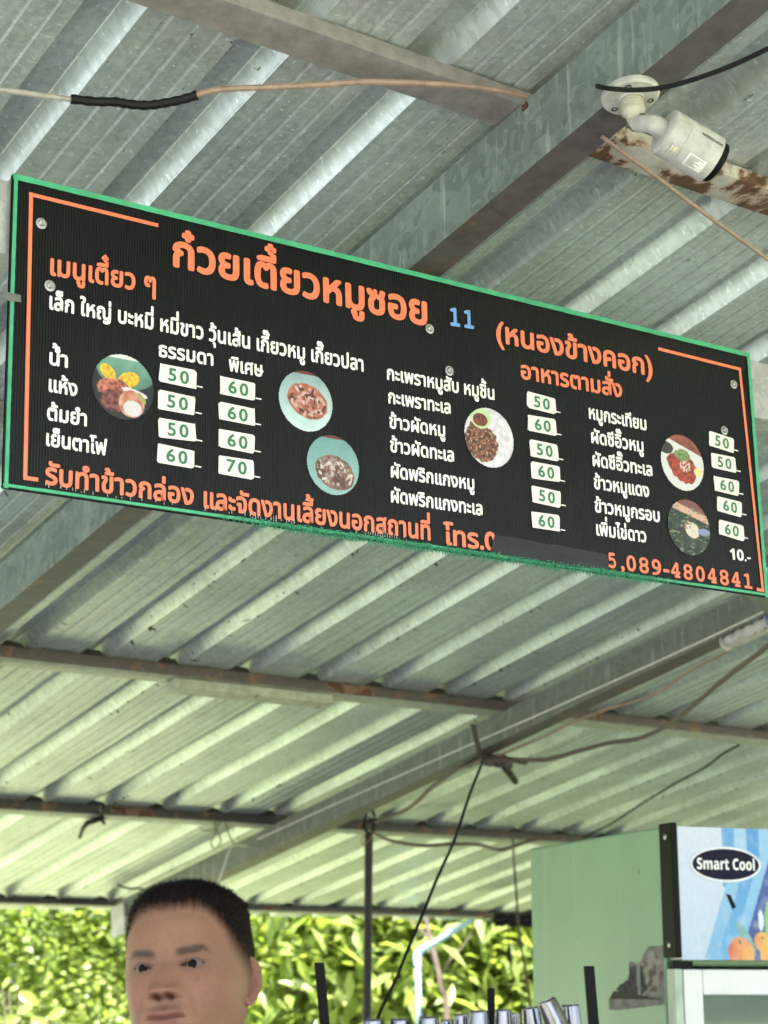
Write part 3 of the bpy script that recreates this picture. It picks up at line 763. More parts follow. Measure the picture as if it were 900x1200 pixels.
cable('camera_cable', [on_h(700, 101, 1.640), on_h(712, 103.5, 1.615), on_h(740, 105.5, 1.600), on_h(770, 103.5, 1.59), on_h(800, 97, 1.58), on_h(850, 80, 1.56), on_h(900, 57, 1.55), on_h(960, 27, 1.54)], .0038, m_black_rub, 'dark cable curving past the round base of the security camera')
cable('bare_wire', [on_h(705, 160, 1.640), on_h(722, 173, 1.63), on_h(758, 199, 1.62), on_h(808, 237, 1.61), on_h(860, 275, 1.60), on_h(930, 326, 1.60)], .0036, m_copper, 'stiff reddish brown wire slanting down right below the security camera', 'wire')
HB = 1.66
cable('power_cable', hp([(960, 706), (900, 757), (850, 795), (812, 827), (782, 850), (750, 865), (712, 871), (675, 881), (640, 890), (605, 890), (578, 887)], (1.60, HB)), .0078, m_brown, 'thick dark cable sagging from the right to the knot under the beam')
cable('power_cable', hp([(567, 889), (552, 896), (535, 902), (507, 922), (482, 945), (460, 956), (440, 963)], (HB, 1.70)), .0078, m_brown, 'dark cable running from the knot left to the hanging pole')
cable('thin_wire', hp([(950, 712), (895, 737), (875, 747), (850, 765), (825, 777), (800, 792), (775, 810), (750, 820), (712, 831), (675, 845), (640, 862), (610, 875), (580, 887)], (1.64, HB)), .0045, m_copper, 'thin brown wire wavering above the thick dark cable', 'wire')
cable('extension_cord', hp([(437, 975), (448, 981), (462, 986), (495, 991), (532, 989), (562, 990), (585, 996), (605, 991), (622, 985), (650, 980)], 1.70), .0075, m_brown, 'dark cord sagging from the pole to the top of the green fridge', 'cord')
cable('drop_cable', [on_h(566, 889, HB)] + [at(x, y, Y) for x, y, Y in ((563, 899, 5.45), (550, 932, 5.4), (536, 975, 5.3), (529, 993, 5.25), (512, 1030, 5.15), (495, 1072, 5.05), (477, 1115, 4.95), (466, 1143, 4.9), (456, 1164, 4.85), (444, 1190, 4.8), (436, 1225, 4.75))], .0044, m_black_rub, 'black cable dropping from the knot towards the steel cups')
cable('wall_cable', hp([(866, 873), (855, 879), (845, 885), (825, 900), (793, 917), (770, 931), (750, 943), (725, 960), (705, 971), (683, 981)], (1.755, 1.72)), .0045, m_black_rub, 'thin black cable climbing right above the green fridge')
cable('hanging_wire', [on_h(601, 985, 1.70)] + [at(x, y, Y) for x, y, Y in ((602.5, 1015, 8.2), (605, 1045, 8.1), (607, 1080, 8.0), (611, 1110, 7.9), (615, 1133, 7.8), (620, 1167, 7.7), (624, 1210, 7.6))], .0055, m_brown, 'thin dark wire hanging straight beside the green fridge', 'wire')
def bp(r, f_): return rf(3.811, r, 1.672 + .092*f_)        # on the side of the long beam
cable('tie_string', [bp(r, f_) for r, f_ in ((2.6, .10), (3.55, .10), (4.2, .22), (4.65, .34), (5.1, .47), (5.6, .60), (5.95, .66), (6.1, .70))], .0026, m_string, 'pale string stretched along the side of the lower beam', 'string')
cable('tie_string', [rf(3.79, 6.12, 1.71), at(272, 992, 7.1), at(263, 1014, 7.0), at(253, 1042, 6.95), at(249, 1060, 6.93)], .0035, m_string, 'short pale string hanging down behind the man\'s head', 'string')
# knot of strap under the long beam
KN = on_h(569, 889, HB)
kt = empty('strap_knot', KN, 'dark strap knotted round the lower beam with cables tied in it', 'strap')
m_strap = simple('purple_brown_strap', (.050, .034, .038), .6, 0, .4, 60, .4, 120)
b = MB(); q = [on_h(554, 848, 1.675), on_h(558, 866, 1.67), on_h(563, 884, 1.665)]; sx = PD*.011
for p in q: b.v += [p - sx, p + sx, p + sx + DN*.003, p - sx + DN*.003]
for i in range(2):
    for j in range(4): k = i*4; b.f.append((k+j, k+(j+1) % 4, k+4+(j+1) % 4, k+4+j))
b.f += [(3, 2, 1, 0), (8, 9, 10, 11)]; b.build('strap', m_strap, kt)
b = MB()
b.tube(curve_pts([KN + Vector((-.015, 0, .01)), KN + Vector((.01, -.01, -.008)), KN + Vector((.045, 0, -.004)), KN + Vector((.075, .0, -.012)), KN + Vector((.09, .0, -.03))], 5, .002), [.012, .017, .019, .021, .022, .021, .020, .019, .021, .023, .025, .024, .022, .020, .019, .018, .018, .016, .013, .010, .006], 9); b.build('knot', m_strap, kt, True)
b = MB(); b.tube([on_h(589, 897, HB), on_h(597, 906, HB-.004), on_h(604, 916, HB-.008)], [.011, .013, .012], 6); b.build('tail', m_black_rub, kt)
b = MB(); b.tube([on_h(585, 888, HB), on_h(603, 891, HB-.003), on_h(616, 893, HB-.003)], [.012, .009, .011], 6); b.build('tail', m_strap, kt)
# twisted wire and plastic scrap on the second purlin
b = MB()
b.tube(curve_pts([on_h(x, y, 1.755) for x, y in ((251, 960), (252, 975), (247, 988), (252, 994), (259, 985), (254, 972), (262, 962), (270, 982), (280, 996), (292, 1008))], 6), .0030, 6)
b.tube(curve_pts([on_h(x, y, 1.757) for x, y in ((232, 968), (240, 973), (250, 972), (253, 962))], 5), .0018, 5)
tag(b.build('wire_scrap', m_brown, None, True), 'twisted wire scrap dangling from the second purlin', 'wire')
b = MB(); b.tube([on_h(x, y, 1.755) for x, y in ((93.5, 981), (97, 971), (103, 964), (113, 961))], [.007, .009, .011, .010], 7); b.tube([on_h(x, y, 1.757) for x, y in ((111, 961), (118, 958), (123, 966))], [.012, .014, .004], 7); b.tube([on_h(x, y, 1.765) for x, y in ((118, 943), (119, 958))], .005, 6)
tag(b.build('plastic_scrap', m_black_rub, None, True), 'torn dark plastic scrap tied to the left of the second purlin', 'scrap')
b = MB(); b.tube(curve_pts([on_h(x, y, 1.76) for x, y in ((138, 1037), (150, 1041), (163, 1041), (176, 1045), (190, 1050))], 5), [.0045]*20+[.0025], 6); tag(b.build('dry_twig', m_brown, None, True), 'dry twig caught under the roof left of the man\'s head', 'twig')
# ribbed white conduit fixed past the beam at the right edge
C0, C1 = on_h(850, 754, 1.655), on_h(938, 711, 1.655)
cd = empty('ribbed_conduit', C0, 'white ribbed plastic conduit behind the lower beam at the right', 'conduit')
Lc = (C1-C0).length; prof = [(.012, 0), (.0235, 0), (.0235, .006)]; t_ = .008
while t_ < Lc-.03:
    prof += [(.0155, t_), (.0155, t_+.010), (.0215, t_+.012), (.0215, t_+.030)]; t_ += .040
prof += [(.02, Lc), (.0, Lc)]
b = MB(); b.lathe(C0, C1-C0, prof, 18); b.build('hose', m_white_pl, cd, True)
b = MB(); b.lathe(C0 + (C1-C0)*.62, C1-C0, [(.0, 0), (.0228, 0), (.0228, .022), (0, .022)], 18); b.build('blue_ring', simple('blue_plastic', (.05, .14, .26), .5), cd, True)

# ------------------------------------------------------------------ hanging pole
YP = 7.42
pz = at(432, 978, YP); hpole = empty('support_pole', Vector((at(430.5, 1192, YP).x, YP, .1)), 'thin dark metal pole wired up to the second purlin', 'pole')
b = MB(); b.tube([Vector((at(430, 1192, YP).x, YP, .1)), at(430.3, 1192, YP), at(432.3, 976, YP)], .0165, 14); b.build('pipe', simple('dark_steel', (.026, .025, .025), .5, .2, .35, 20, spec=.25), hpole, True)
b = MB(); rg = []
for i in range(17):
    a = 2*math.pi*i/16 + .3; rg.append(at(433.2 + 6.3*math.cos(a) + .8*math.sin(3*a), 963 - 13.5*math.sin(a), YP - .03 + .03*math.cos(2*a)))
b.tube(rg, .0058, 7, False); b.build('wire_loop', m_black_rub, hpole, True)
b = MB(); b.tube(curve_pts([at(x, y, YP-.02) for x, y in ((428, 978), (424, 984), (426, 990), (433, 984), (438, 972))], 5), .0026, 5); b.build('binding_wire', m_copper, hpole, True)

# ------------------------------------------------------------------ fridge
FK = Vector((.697, 4.630)); e1 = Vector((-.344, .939)).normalized(); e2 = Vector((.939, .344)).normalized()
FD, FW, FT = .80, .72, 2.0
def fr(s, f, z): q = FK + e1*s + e2*f; return Vector((q.x, q.y, z))
E1, E2, EZ = Vector((*e1, 0)), Vector((*e2, 0)), Vector((0, 0, 1)); EF = -E1
FR = empty('display_fridge', fr(FD/2, FW/2, .1), 'green upright glass door fridge with blue fruit header', 'fridge')
def fridge_paint():
    m, t, b = new_mat('green_enamel'); v = coords(t); vz = coords(t, 'Object', (16, 16, 1.2))
    c = mix(t, ramp(t, nz(t, v, 2.2, 6), [(.3, 0.), (.7, 1.)]), (.155, .270, .170), (.195, .325, .205))
    dr = ramp(t, nz(t, vz, 1.0, 5, .6), [(.55, 0.), (.75, .5)]); c = mix(t, dr, c, (.33, .44, .33))
    c = mix(t, ramp(t, nz(t, v, 46, 3), [(.71, 0.), (.745, 1.)]), c, (.09, .12, .09))
    t.links.new(c, b.inputs['Base Color']); b.inputs['Roughness'].default_value = .34; bump(t, b, nz(t, v, 5, 3), .08, .01)
    return m
m_fr = fridge_paint()
b = MB(); b.hexa(fr(.02, 0, .16), E1*(FD-.02), E2*.03, EZ*(FT-.16)); b.hexa(fr(.02, FW-.03, .16), E1*(FD-.02), E2*.03, EZ*(FT-.16))
b.hexa(fr(FD-.03, .03, .16), E1*.03, E2*(FW-.06), EZ*(FT-.16)); b.hexa(fr(.02, .03, FT-.34), E1*(FD-.05), E2*(FW-.06), EZ*.32); b.hexa(fr(.02, .03, .16), E1*(FD-.05), E2*(FW-.06), EZ*.16)
b.build('cabinet', m_fr, FR, bevel=.006)
b = MB(); b.hexa(fr(-.046, -.0025, FT-.32), E1*.068, E2*.0165, EZ*.326)
trim = b.build('corner_trim', m_black_pl, FR, bevel=.004)
for z in (FT-.028, FT-.29):
    b = MB(); b.lathe(fr(-.014, -.0025, z), -E2, [(.007, 0), (.007, .002), (.004, .004), (0, .004)], 12); b.build('screw', m_zinc, trim, True)
HZ0, HZ1 = FT-.325, FT-.004; HF0, HF1 = .0145, FW-.03
def header(x, y):
    X = 1.28*(x+1)/2*(HF1-HF0)/(HZ1-HZ0); Y = (y+1)/2      # X in header heights
    n = .12*N3(X, Y, 5, 1) + .06*N3(X, Y, 14, 2)
    c = lerp(rgb(214, 218, 236), rgb(190, 208, 232), Y + n)
    d = X - .62 + .62*max(0, Y-.2)*.8                                # swoops of blue, pale to deep, leaning right
    if X > .50 - .02*Y and Y < .45: c = lerp(rgb(98, 164, 220), rgb(60, 140, 212), X-.4+n)
    if d > .02: c = lerp(rgb(160, 200, 232), rgb(118, 176, 222), Y+n)
    if d > .16: c = lerp(rgb(70, 150, 216), rgb(96, 170, 224), Y+n)
    if d > .30: c = lerp(rgb(150, 196, 232), rgb(120, 180, 226), Y+n)
    if d > .42: c = lerp(rgb(34, 84, 176), rgb(30, 60, 140), Y+n)
    if ell(X, Y, .99, .72, .05, .16) < 1 : c = rgb(140, 190, 120)
    if ell(X, Y, 1.09, .62, .045, .24) < 1: c = rgb(220, 205, 150)
    if ell(X, Y, .90, .70, .03, .08) < 1: c = rgb(230, 235, 240)
    if ell(X, Y, .72, .84, .05, .16, -.7) < 1: c = rgb(120, 170, 170)
    if ell(X, Y, .90, .86, .085, .075) < 1: c = lerp(rgb(238, 190, 95), rgb(222, 130, 60), .5+N3(X, Y, 8)+(Y-.86)*3)
    if ell(X, Y, 1.09, .86, .10, .09) < 1: c = rgb(70, 150, 100)
    if ell(X, Y, .66, .95, .15, .12, .3) < 1: c = lerp(rgb(242, 170, 90), rgb(214, 96, 60), .5+N3(X, Y, 6)+(.66-X)*3)
    if ell(X, Y, 1.0, .96, .13, .10) < 1: c = lerp(rgb(244, 176, 80), rgb(226, 120, 70), .5+N3(X, Y, 6, 3))
    if ell(X, Y, .65, .86, .016, .014) < 1 or ell(X, Y, .91, .83, .014, .012) < 1: c = rgb(90, 90, 40)
    c = lerp(c, rgb(225, 232, 242), max(0, .35*N3(X, Y, 12, 9)))
    return tuple(q*.72 for q in c)
HP = lambda x, y: fr(-.044, HF0 + (x+1)/2*(HF1-HF0), HZ1 - (y+1)/2*(HZ1-HZ0))
b = MB(); b.hexa(fr(-.042, HF0, HZ0), E1*.062, E2*(HF1-HF0), EZ*(HZ1-HZ0)); hb = b.build('header_box', simple('header_white', (.62, .64, .68), .4), FR, bevel=.003)
painted('header_print', vcol('header_print', .3, .5), HP, 230, 110, header, lambda x, y: True, hb)
BC = (.146, FT - .094)                                         # badge centre (f, z)
def badge(rx, rz, d, name, mat):
    b = MB(); n = 48
    b.prism([fr(d, BC[0] + rx*math.cos(2*math.pi*i/n), BC[1] + rz*math.sin(2*math.pi*i/n)) for i in range(n)], EF*.0012); return b.build(name, mat, hb)
bd = badge(.100, .0435, -.0450, 'badge', print_mat('badge_white', (.72, .72, .75)))
badge(.094, .0378, -.0466, 'badge_field', simple('navy', (.004, .0045, .020), .35, 0, .3, 20, 0, spec=.1))
ss = sansb('Smart Cool'); wt = text_width(ss)*.038*.80
text_mb(ss, lambda x, y, d: fr(-.0482 - d, BC[0] - wt/2 + x, BC[1] - .013 + y), .038, .80, .008).build('lettering', m_wh, hb)
b = MB(); b.prism([fr(-.0449, BC[0]-.002, BC[1]-.072), fr(-.0449, BC[0]+.010, BC[1]-.074), fr(-.0449, BC[0]+.024, BC[1]-.104), fr(-.0449, BC[0]+.014, BC[1]-.108)], EF*.001); b.build('torn_spot', m_black_pl, hb)
# door
DZ1 = HZ0 - .022; DZ0 = .22
b = MB(); fo, ft_ = .030, .052
b.hexa(fr(-.035, .022, DZ0), E1*.045, E2*ft_, EZ*(DZ1-DZ0)); b.hexa(fr(-.035, FW-.022-ft_, DZ0), E1*.045, E2*ft_, EZ*(DZ1-DZ0))
b.hexa(fr(-.035, .022+ft_, DZ1-.062), E1*.045, E2*(FW-.044-2*ft_), EZ*.062); b.hexa(fr(-.035, .022+ft_, DZ0), E1*.045, E2*(FW-.044-2*ft_), EZ*.062)
door = b.build('door', simple('door_white', (.58, .57, .57), .35, .1, .08), FR, bevel=.004)
b = MB(); b.hexa(fr(-.030, .0, DZ0), E1*.04, E2*.0205, EZ*(DZ1-DZ0)); b.build('door_edge', simple('pale_green_edge', (.36, .42, .33), .4), FR)
m_glass, t, bs = new_mat('door_glass'); bs.inputs['Base Color'].default_value = (.55, .68, .6, 1); bs.inputs['Roughness'].default_value = .03; bs.inputs['Transmission Weight'].default_value = .8; bs.inputs['IOR'].default_value = 1.45
t.links.new(mix(t, nz(t, coords(t), 2, 2), (.35, .48, .40), (.6, .72, .65)), bs.inputs['Base Color'])
b = MB(); b.hexa(fr(-.022, .022+ft_-.004, DZ0+.055), E1*.006, E2*(FW-.044-2*ft_+.008), EZ*(DZ1-DZ0-.110)); b.build('pane', m_glass, door)
b = MB(); b.hexa(fr(-.026, FW-.10, .95), -E1*.03, E2*.02, EZ*.3); b.build('handle', m_black_pl, door, bevel=.004)
b = MB(); b.hexa(fr(-.028, .002, DZ1+.001), E1*.03, E2*.05, EZ*.018); b.tube([fr(-.02, .010, DZ1-.02), fr(-.02, .010, DZ1+.02)], .010, 10); b.build('hinge', m_black_pl, FR)
for z in (.5, .85, 1.2, 1.42):
    b = MB(); b.hexa(fr(.06, .04, z), E1*.62, E2*(FW-.08), EZ*.012); b.build('shelf', m_steel, FR)
for s_ in (.06, FD-.06):
    for f_ in (.05, FW-.05):
        b = MB(); b.lathe(fr(s_, f_, .10), EZ, [(.025, 0), (.025, .01), (.015, .015), (.015, .062)], 14); b.build('foot', m_black_pl, FR, True)
# torn label remains on the side: grey paper and black glue
def residue(x, y):
    c = lerp(rgb(168, 160, 158), rgb(128, 120, 120), .5+N3(x, y, 4))
    if ell(x, y, -.1, .1, .62, .5, -.5) < 1+.5*N3(x, y, 4, 3): c = lerp(rgb(46, 46, 52), rgb(82, 80, 86), .4+N3(x, y, 7))
    if abs(x-.12-.03*y) < .06 and -.5 < y < .55: c = rgb(150, 150, 156)
    if y > .5+.15*x and y < .66: c = rgb(66, 58, 58)
    if ell(x, y, .62, -.2, .36, .62) < 1+.5*N3(x, y, 5, 8): c = lerp(rgb(176, 166, 160), rgb(100, 90, 88), .5+1.6*N3(x, y, 6, 6))
    return tuple(q*.6 for q in c)
painted('label_residue', vcol('label_residue', .7, .3), lambda x, y: fr(.175 - x*.155, -.0012, 1.632 - y*.078), 60, 60, residue,
        lambda x, y: y > -.55 - .5*x + .35*N3(x, 0, 3, 2) - .25*(x > .45) and y < .92 - .12*x and x > -.98 and x < .98 and not (x < -.2 and y < -.1-.9*(x+.2) + .2*N3(x, y, 6)), FR)

# ------------------------------------------------------------------ cup tray and stacked steel cups
YC = 4.15
def pxm(Y): return F/(Y*cp)
TZ = 1.452
SX0, SX1 = at(372, 1162, YC).x, at(694, 1162, YC).x
cart = empty('cup_stand', Vector(((SX0+SX1)/2, YC+.22, .1)), 'black framed stand holding upturned steel cups before the fridge', 'stand')
b = MB(); b.box((( SX0+SX1)/2, YC+.20, TZ-.012), (SX1-SX0+.06, 0, 0), (0, .56, 0), (0, 0, .020)); b.build('tray', m_steel, cart, bevel=.004)
for (x, y) in ((SX0, YC-.05), (SX1, YC-.05), (SX0, YC+.45), (SX1, YC+.45)):
    b = MB(); b.hexa((x-.015, y-.015, .1), (.03, 0, 0), (0, .03, 0), (0, 0, TZ-.122)); b.build('leg', m_black_pl, cart)
b = MB(); b.box(((SX0+SX1)/2, YC+.20, .75), (SX1-SX0, 0, 0), (0, .5, 0), (0, 0, .02)); b.build('lower_shelf', m_steel, cart)
for (x0, y0, x1, y1, Y, wd_) in ((373, 1128, 381, 1215, YC-.06, .0215), (689.5, 1132, 696.5, 1215, YC-.06, .0215), (574.5, 1158, 575.5, 1215, YC+.42, .018)):
    p1, p0 = at(x0+1, y0, Y), at(x1+1, y1, Y); d = p1-p0; p0 = p0 - d*((p0.z-TZ)/d.z)
    b = MB(); b.hexa(p0 - Vector((wd_/2, 0, 0)), (wd_, 0, 0), (0, .003, 0), p1-p0); b.hexa(p0 - Vector((wd_/2, -.003, 0)), (.003, 0, 0), (0, .018, 0), p1-p0); b.build('upright', m_black_pl, cart)
def cup_mat():
    m, t, b = new_mat('brushed_steel'); v = coords(t, 'Object', (1, 1, .02))
    n = nz(t, coords(t, 'Object', (220, 220, 3)), 1.0, 3)
    t.links.new(mix(t, n, (.13, .125, .13), (.30, .285, .29)), b.inputs['Base Color']); b.inputs['Metallic'].default_value = 1; b.inputs['Roughness'].default_value = .2
    bump(t, b, n, .12, .0004); return m
m_cup = cup_mat()
cupdesc = [
    (436.5, 1194, 25, 0, 0, 'steel cup in front of the thin dark pole'), (468.5, 1193.5, 25, 0, .02, 'second upturned steel cup right of the dark pole'), (502.5, 1191, 23, 0, .0, 'upturned steel cup under the bare sapling'),
    (523, 1194.5, 14, 0, .10, 'small upturned cup half hidden beside the sapling foot'), (541, 1188, 18, 0, .05, 'upturned steel cup left of the broad tall one'), (561, 1184, 22, 0, -.02, 'broad steel cup left of the short black upright'),
    (589.5, 1182.5, 19, 0, .0, 'steel cup just right of the short black upright'), (603.5, 1187, 12, 0, .10, 'narrow dark cup between the upright and the leaning cups'), (621.5, 1180, 21, -.10, .02, 'slightly tilted steel cup left of the fallen cup'),
    (640, 1172, 23, -.42, -.05, 'dark steel cup leaning strongly over its neighbours'), (668, 1177, 21, -.06, .04, 'steel cup in front of the green fridge side')]
for (x, y, wpx, lean, dy, lab) in cupdesc:
    Y = YC + .1 + dy; top = at(x, y, Y); r = wpx/2/pxm(Y); ax = Vector((-math.sin(lean), 0, math.cos(lean))) if lean else Vector((0, 0, 1))
    ax = Vector((math.sin(lean), 0, math.cos(lean)))
    Lh = max(.06, (top.z - TZ)/max(.5, ax.z) + .0) if abs(lean) < .2 else .105
    o_ = top - ax*Lh
    b = MB(); rt = r*1.32
    b.lathe(o_, ax, [(rt-.0015, 0), (rt+.0006, 0), (rt+.0006, .003), (rt, .004), (rt - (rt-r)*.55, Lh*.55), (rt-(rt-r)*.58, Lh*.58), (rt-(rt-r)*.60, Lh*.60), (r, Lh-.006), (r*.97, Lh-.002), (r*.90, Lh), (r*.82, Lh), (r*.80, Lh-.003), (0, Lh-.003)], 30)
    tag(b.build('steel_cup', m_cup, None, True), lab, 'cup', 'upturned steel cups')

# ------------------------------------------------------------------ things outside under the eaves
m_blue = simple('pale_blue_pvc', (.30, .47, .56), .38, 0, .15, 8)
YQ = 10.0
pv = empty('drain_pipe', Vector((at(491, 1200, YQ).x, YQ, 0)), 'pale blue plastic drain pipe with an elbow outside the roof', 'pipe')
pr = .0155
b = MB(); b.tube([at(556, 1076, YQ-.25), at(500, 1111, YQ-.02)], pr, 12); b.build('slanting_pipe', m_blue, pv, True)
b = MB(); b.tube(curve_pts([at(504, 1108.5, YQ-.03), at(494, 1114, YQ), at(489, 1121, YQ), at(489.5, 1131, YQ)], 5), pr*1.3, 12); b.build('elbow', m_blue, pv, True)
b = MB(); b.tube([at(489.5, 1128, YQ), at(491.5, 1200, YQ), Vector((at(492, 1200, YQ).x, YQ, 0))], pr, 12); b.build('upright_pipe', m_blue, pv, True)
m_bark = simple('bark', (.10, .075, .055), .9, 0, .4, 14, .8, 40, .006)
YS = 10.4
sap = empty('bare_sapling', Vector((at(526, 1230, YS).x, YS, 0)), 'thin bare brown sapling crossing the blue pipe', 'tree')
b = MB(); b.tube(curve_pts([Vector((at(530, 1230, YS).x, YS, 0)), at(524, 1200, YS), at(518, 1160, YS), at(511, 1128, YS), at(504, 1100, YS), at(500, 1080, YS), at(499, 1040, YS)], 5), [.02]*6+[.0145]*12+[.0125]*12+[.006], 9); b.build('trunk', m_bark, sap, True)
b = MB(); b.tube(curve_pts([at(504, 1101, YS), at(495, 1092, YS), at(487, 1084, YS), at(478, 1076, YS)], 4), .006, 6); b.build('branch', m_bark, sap, True)
b = MB(); b.tube(curve_pts([at(516, 1150, YS), at(526, 1127, YS-.1), at(540, 1112, YS-.1), at(552, 1095, YS-.1)], 4), .004, 6); b.build('branch', m_bark, sap, True)
rl = empty('black_roll', at(600, 1078, 9.3), 'black ribbed roll hung under the eaves left of the fridge', 'roll')
A0, A1 = at(578, 1077.5, 9.3), at(640, 1080, 9.3)
b = MB(); b.lathe(A0, A1-A0, [(.0, 0), (.02, .0), (.031, .01), (.034, .05), (.024, .065), (.024, .07), (.034, .08), (.035, .125), (.026, .14), (.026, .145), (.033, .155), (.033, .26), (.0, .265)], 18); b.build('barrel', m_black_rub, rl, True)
for dx_, dy_ in ((566, 1077), (570, 1088), (574, 1091)):
    b = MB(); b.tube(curve_pts([A0, (A0 + at(dx_, dy_, 9.3))/2 + Vector((0, 0, .01)), at(dx_, dy_, 9.3)], 4), .004, 5); b.build('loose_end', m_black_rub, rl, True)
b = MB(); b.tube([at(595.5, 1086, 9.3), at(596, 1108, 9.3)], .003, 5); b.lathe(at(596.2, 1107, 9.3), Vector((0, 0, -1)), [(.003, 0), (.010, .02), (.013, .04), (.011, .06), (.004, .082), (0, .084)], 10)
tag(b.build('hanging_weight', m_black_rub, None, True), 'small dark drop shaped weight on a thread below the black roll', 'weight')

# ------------------------------------------------------------------ trees and shrubs
m_leaf_a = leafmat('leaf_small', (.165, .25, .065), (.37, .455, .15), .66)
m_leaf_b = leafmat('leaf_broad', (.15, .24, .055), (.38, .455, .14), .66)
m_leaf_c = leafmat('leaf_dark', (.11, .17, .03), (.28, .33, .06), .55)
def leaves(centre, rad, n, size, clumps, seed, squash=1.0, asp=.42, droop=.35, clump_r=.28, front=0.0):
    """leaf blades spread in clumps through an ellipsoid: verts, faces, colours"""
    g = np.random.default_rng(seed); c = np.array(centre); rad = np.array(rad)
    d = g.normal(size=(clumps, 3)); d /= np.linalg.norm(d, axis=1)[:, None]
    cc = d*(g.random((clumps, 1))**.45)*rad + c
    ci = g.integers(0, clumps, n); tone = g.random(clumps)
    p = cc[ci] + g.normal(size=(n, 3))*rad*clump_r*np.array((1, 1, .8))
    p[:, 2] = np.maximum(p[:, 2], .08)
    t = g.normal(size=(n, 3)); t[:, 2] = t[:, 2]*.5 - droop; t /= np.linalg.norm(t, axis=1)[:, None]
    up = g.normal(size=(n, 3))*.55 + np.array((0, -.15, 1)); s = np.cross(t, up); s /= np.linalg.norm(s, axis=1)[:, None] + 1e-6
    nn = np.cross(s, t)
    L = (size*(.6 + .8*g.random(n)))[:, None]; W = L*asp
    v = np.stack([p, p + t*L*.45 + s*W*.5 + nn*L*.06, p + t*L - nn*L*.10, p + t*L*.45 - s*W*.5 + nn*L*.06, p + t*L*.5 - nn*L*.02], 1).reshape(-1, 3)
    b5 = np.arange(n)[:, None]*5
    f = np.concatenate([b5 + np.array([[0, 1, 4]]), b5 + np.array([[1, 2, 4]]), b5 + np.array([[2, 3, 4]]), b5 + np.array([[3, 0, 4]])])
    col = np.clip(tone[ci]*.65 + g.random(n)*.45, 0, 1)
    cols = np.repeat(np.stack([col, col, col, np.ones(n)], 1), 5, 0)
    return v, f, cols
def np_build(name, v, f, cols, mat, parent):
    c = (v.min(0) + v.max(0))/2; me = bpy.data.meshes.new(name)
    me.vertices.add(len(v)); me.vertices.foreach_set('co', (v - c).astype(np.float32).ravel())
    me.loops.add(f.size); me.loops.foreach_set('vertex_index', f.astype(np.int32).ravel())
    me.polygons.add(len(f)); me.polygons.foreach_set('loop_start', np.arange(0, f.size, 3, dtype=np.int32)); me.polygons.foreach_set('loop_total', np.full(len(f), 3, dtype=np.int32))
    me.update(calc_edges=True); me.validate()
    a = me.color_attributes.new('Col', 'FLOAT_COLOR', 'POINT'); a.data.foreach_set('color', cols.astype(np.float32).ravel())
    me.materials.append(mat); o = bpy.data.objects.new(name, me); COL.objects.link(o)
    o.parent = parent; o.location = Vector(c) - WLOC[parent.name]; WLOC[o.name] = Vector(c); return o
def tree(name, label, base, h, rad, n, size, mat, seed, cat='tree', asp=.42, droop=.35, clumps=40, stems=1, group=None, cz=None, clump_r=.22):
    base = Vector(base); root = empty(name, base, label, cat, group); rnd = random.Random(seed)
    b = MB(); top = base + Vector((0, 0, h))
    for k in range(stems):
        o = Vector((rnd.uniform(-.25, .25)*(stems > 1), rnd.uniform(-.2, .2)*(stems > 1), 0)); lean = Vector((rnd.uniform(-.3, .3), rnd.uniform(-.3, .3), 0))*(.5 if stems == 1 else 1.4)
        b.tube(curve_pts([base + o, base + o + lean*.3 + Vector((0, 0, h*.3)), base + o + lean + Vector((0, 0, h*.62)), base + o + lean*1.2 + Vector((0, 0, h*.9))], 4), [.02*h*(1 - .8*i/12)/math.sqrt(stems) for i in range(13)], 8)
        for i in range(6):
            q = base + o + lean*.7 + Vector((0, 0, h*(.3 + .08*i))); a = rnd.uniform(0, 6.28)
            e = q + Vector((math.cos(a)*rad[0]*.6, math.sin(a)*rad[1]*.6, h*.12)); b.tube(curve_pts([q, (q+e)/2 + Vector((0, 0, .05*h)), e], 3), [.007*h, .006*h, .005*h, .004*h, .003*h, .002*h, .001*h], 6)
    b.build('trunk', m_bark, root, True)
    c = base + Vector((0, 0, cz if cz is not None else h - rad[2]))
    v, f, cols = leaves(c, rad, n, size, clumps, seed, asp=asp, droop=droop, clump_r=clump_r)
    np_build('crown', v, f, cols, mat, root); return root
tree('small_leaved_tree', 'bright fine leaved bushy tree at the far left edge', (-3.5, 12.6, 0), 4.2, (1.5, 1.0, 1.9), 40000, .055, m_leaf_a, 1, asp=.7, droop=.15, clumps=90, group='trees outside')
tree('small_leaved_tree', 'fine leaved bushy tree left of the man\'s head', (-1.6, 13.0, 0), 4.0, (1.3, .9, 1.9), 38000, .055, m_leaf_a, 2, asp=.7, droop=.15, clumps=90, group='trees outside')
tree('broad_leaved_tree', 'yellow green long leaved tree between man and dark pole', (-.15, 11.9, 0), 3.8, (1.0, .7, 1.7), 9000, .18, m_leaf_b, 3, asp=.30, droop=.45, clumps=60, group='trees outside')
tree('broad_leaved_tree', 'yellow green long leaved tree behind the blue drain pipe', (1.15, 12.2, 0), 3.9, (1.0, .7, 1.7), 9000, .18, m_leaf_b, 4, asp=.30, droop=.45, clumps=60, group='trees outside')
tree('broad_leaved_tree', 'long leaved tree mostly hidden behind the green fridge', (2.9, 12.6, 0), 3.9, (1.2, .8, 1.7), 4000, .22, m_leaf_b, 5, asp=.32, droop=.4, clumps=50, group='trees outside')
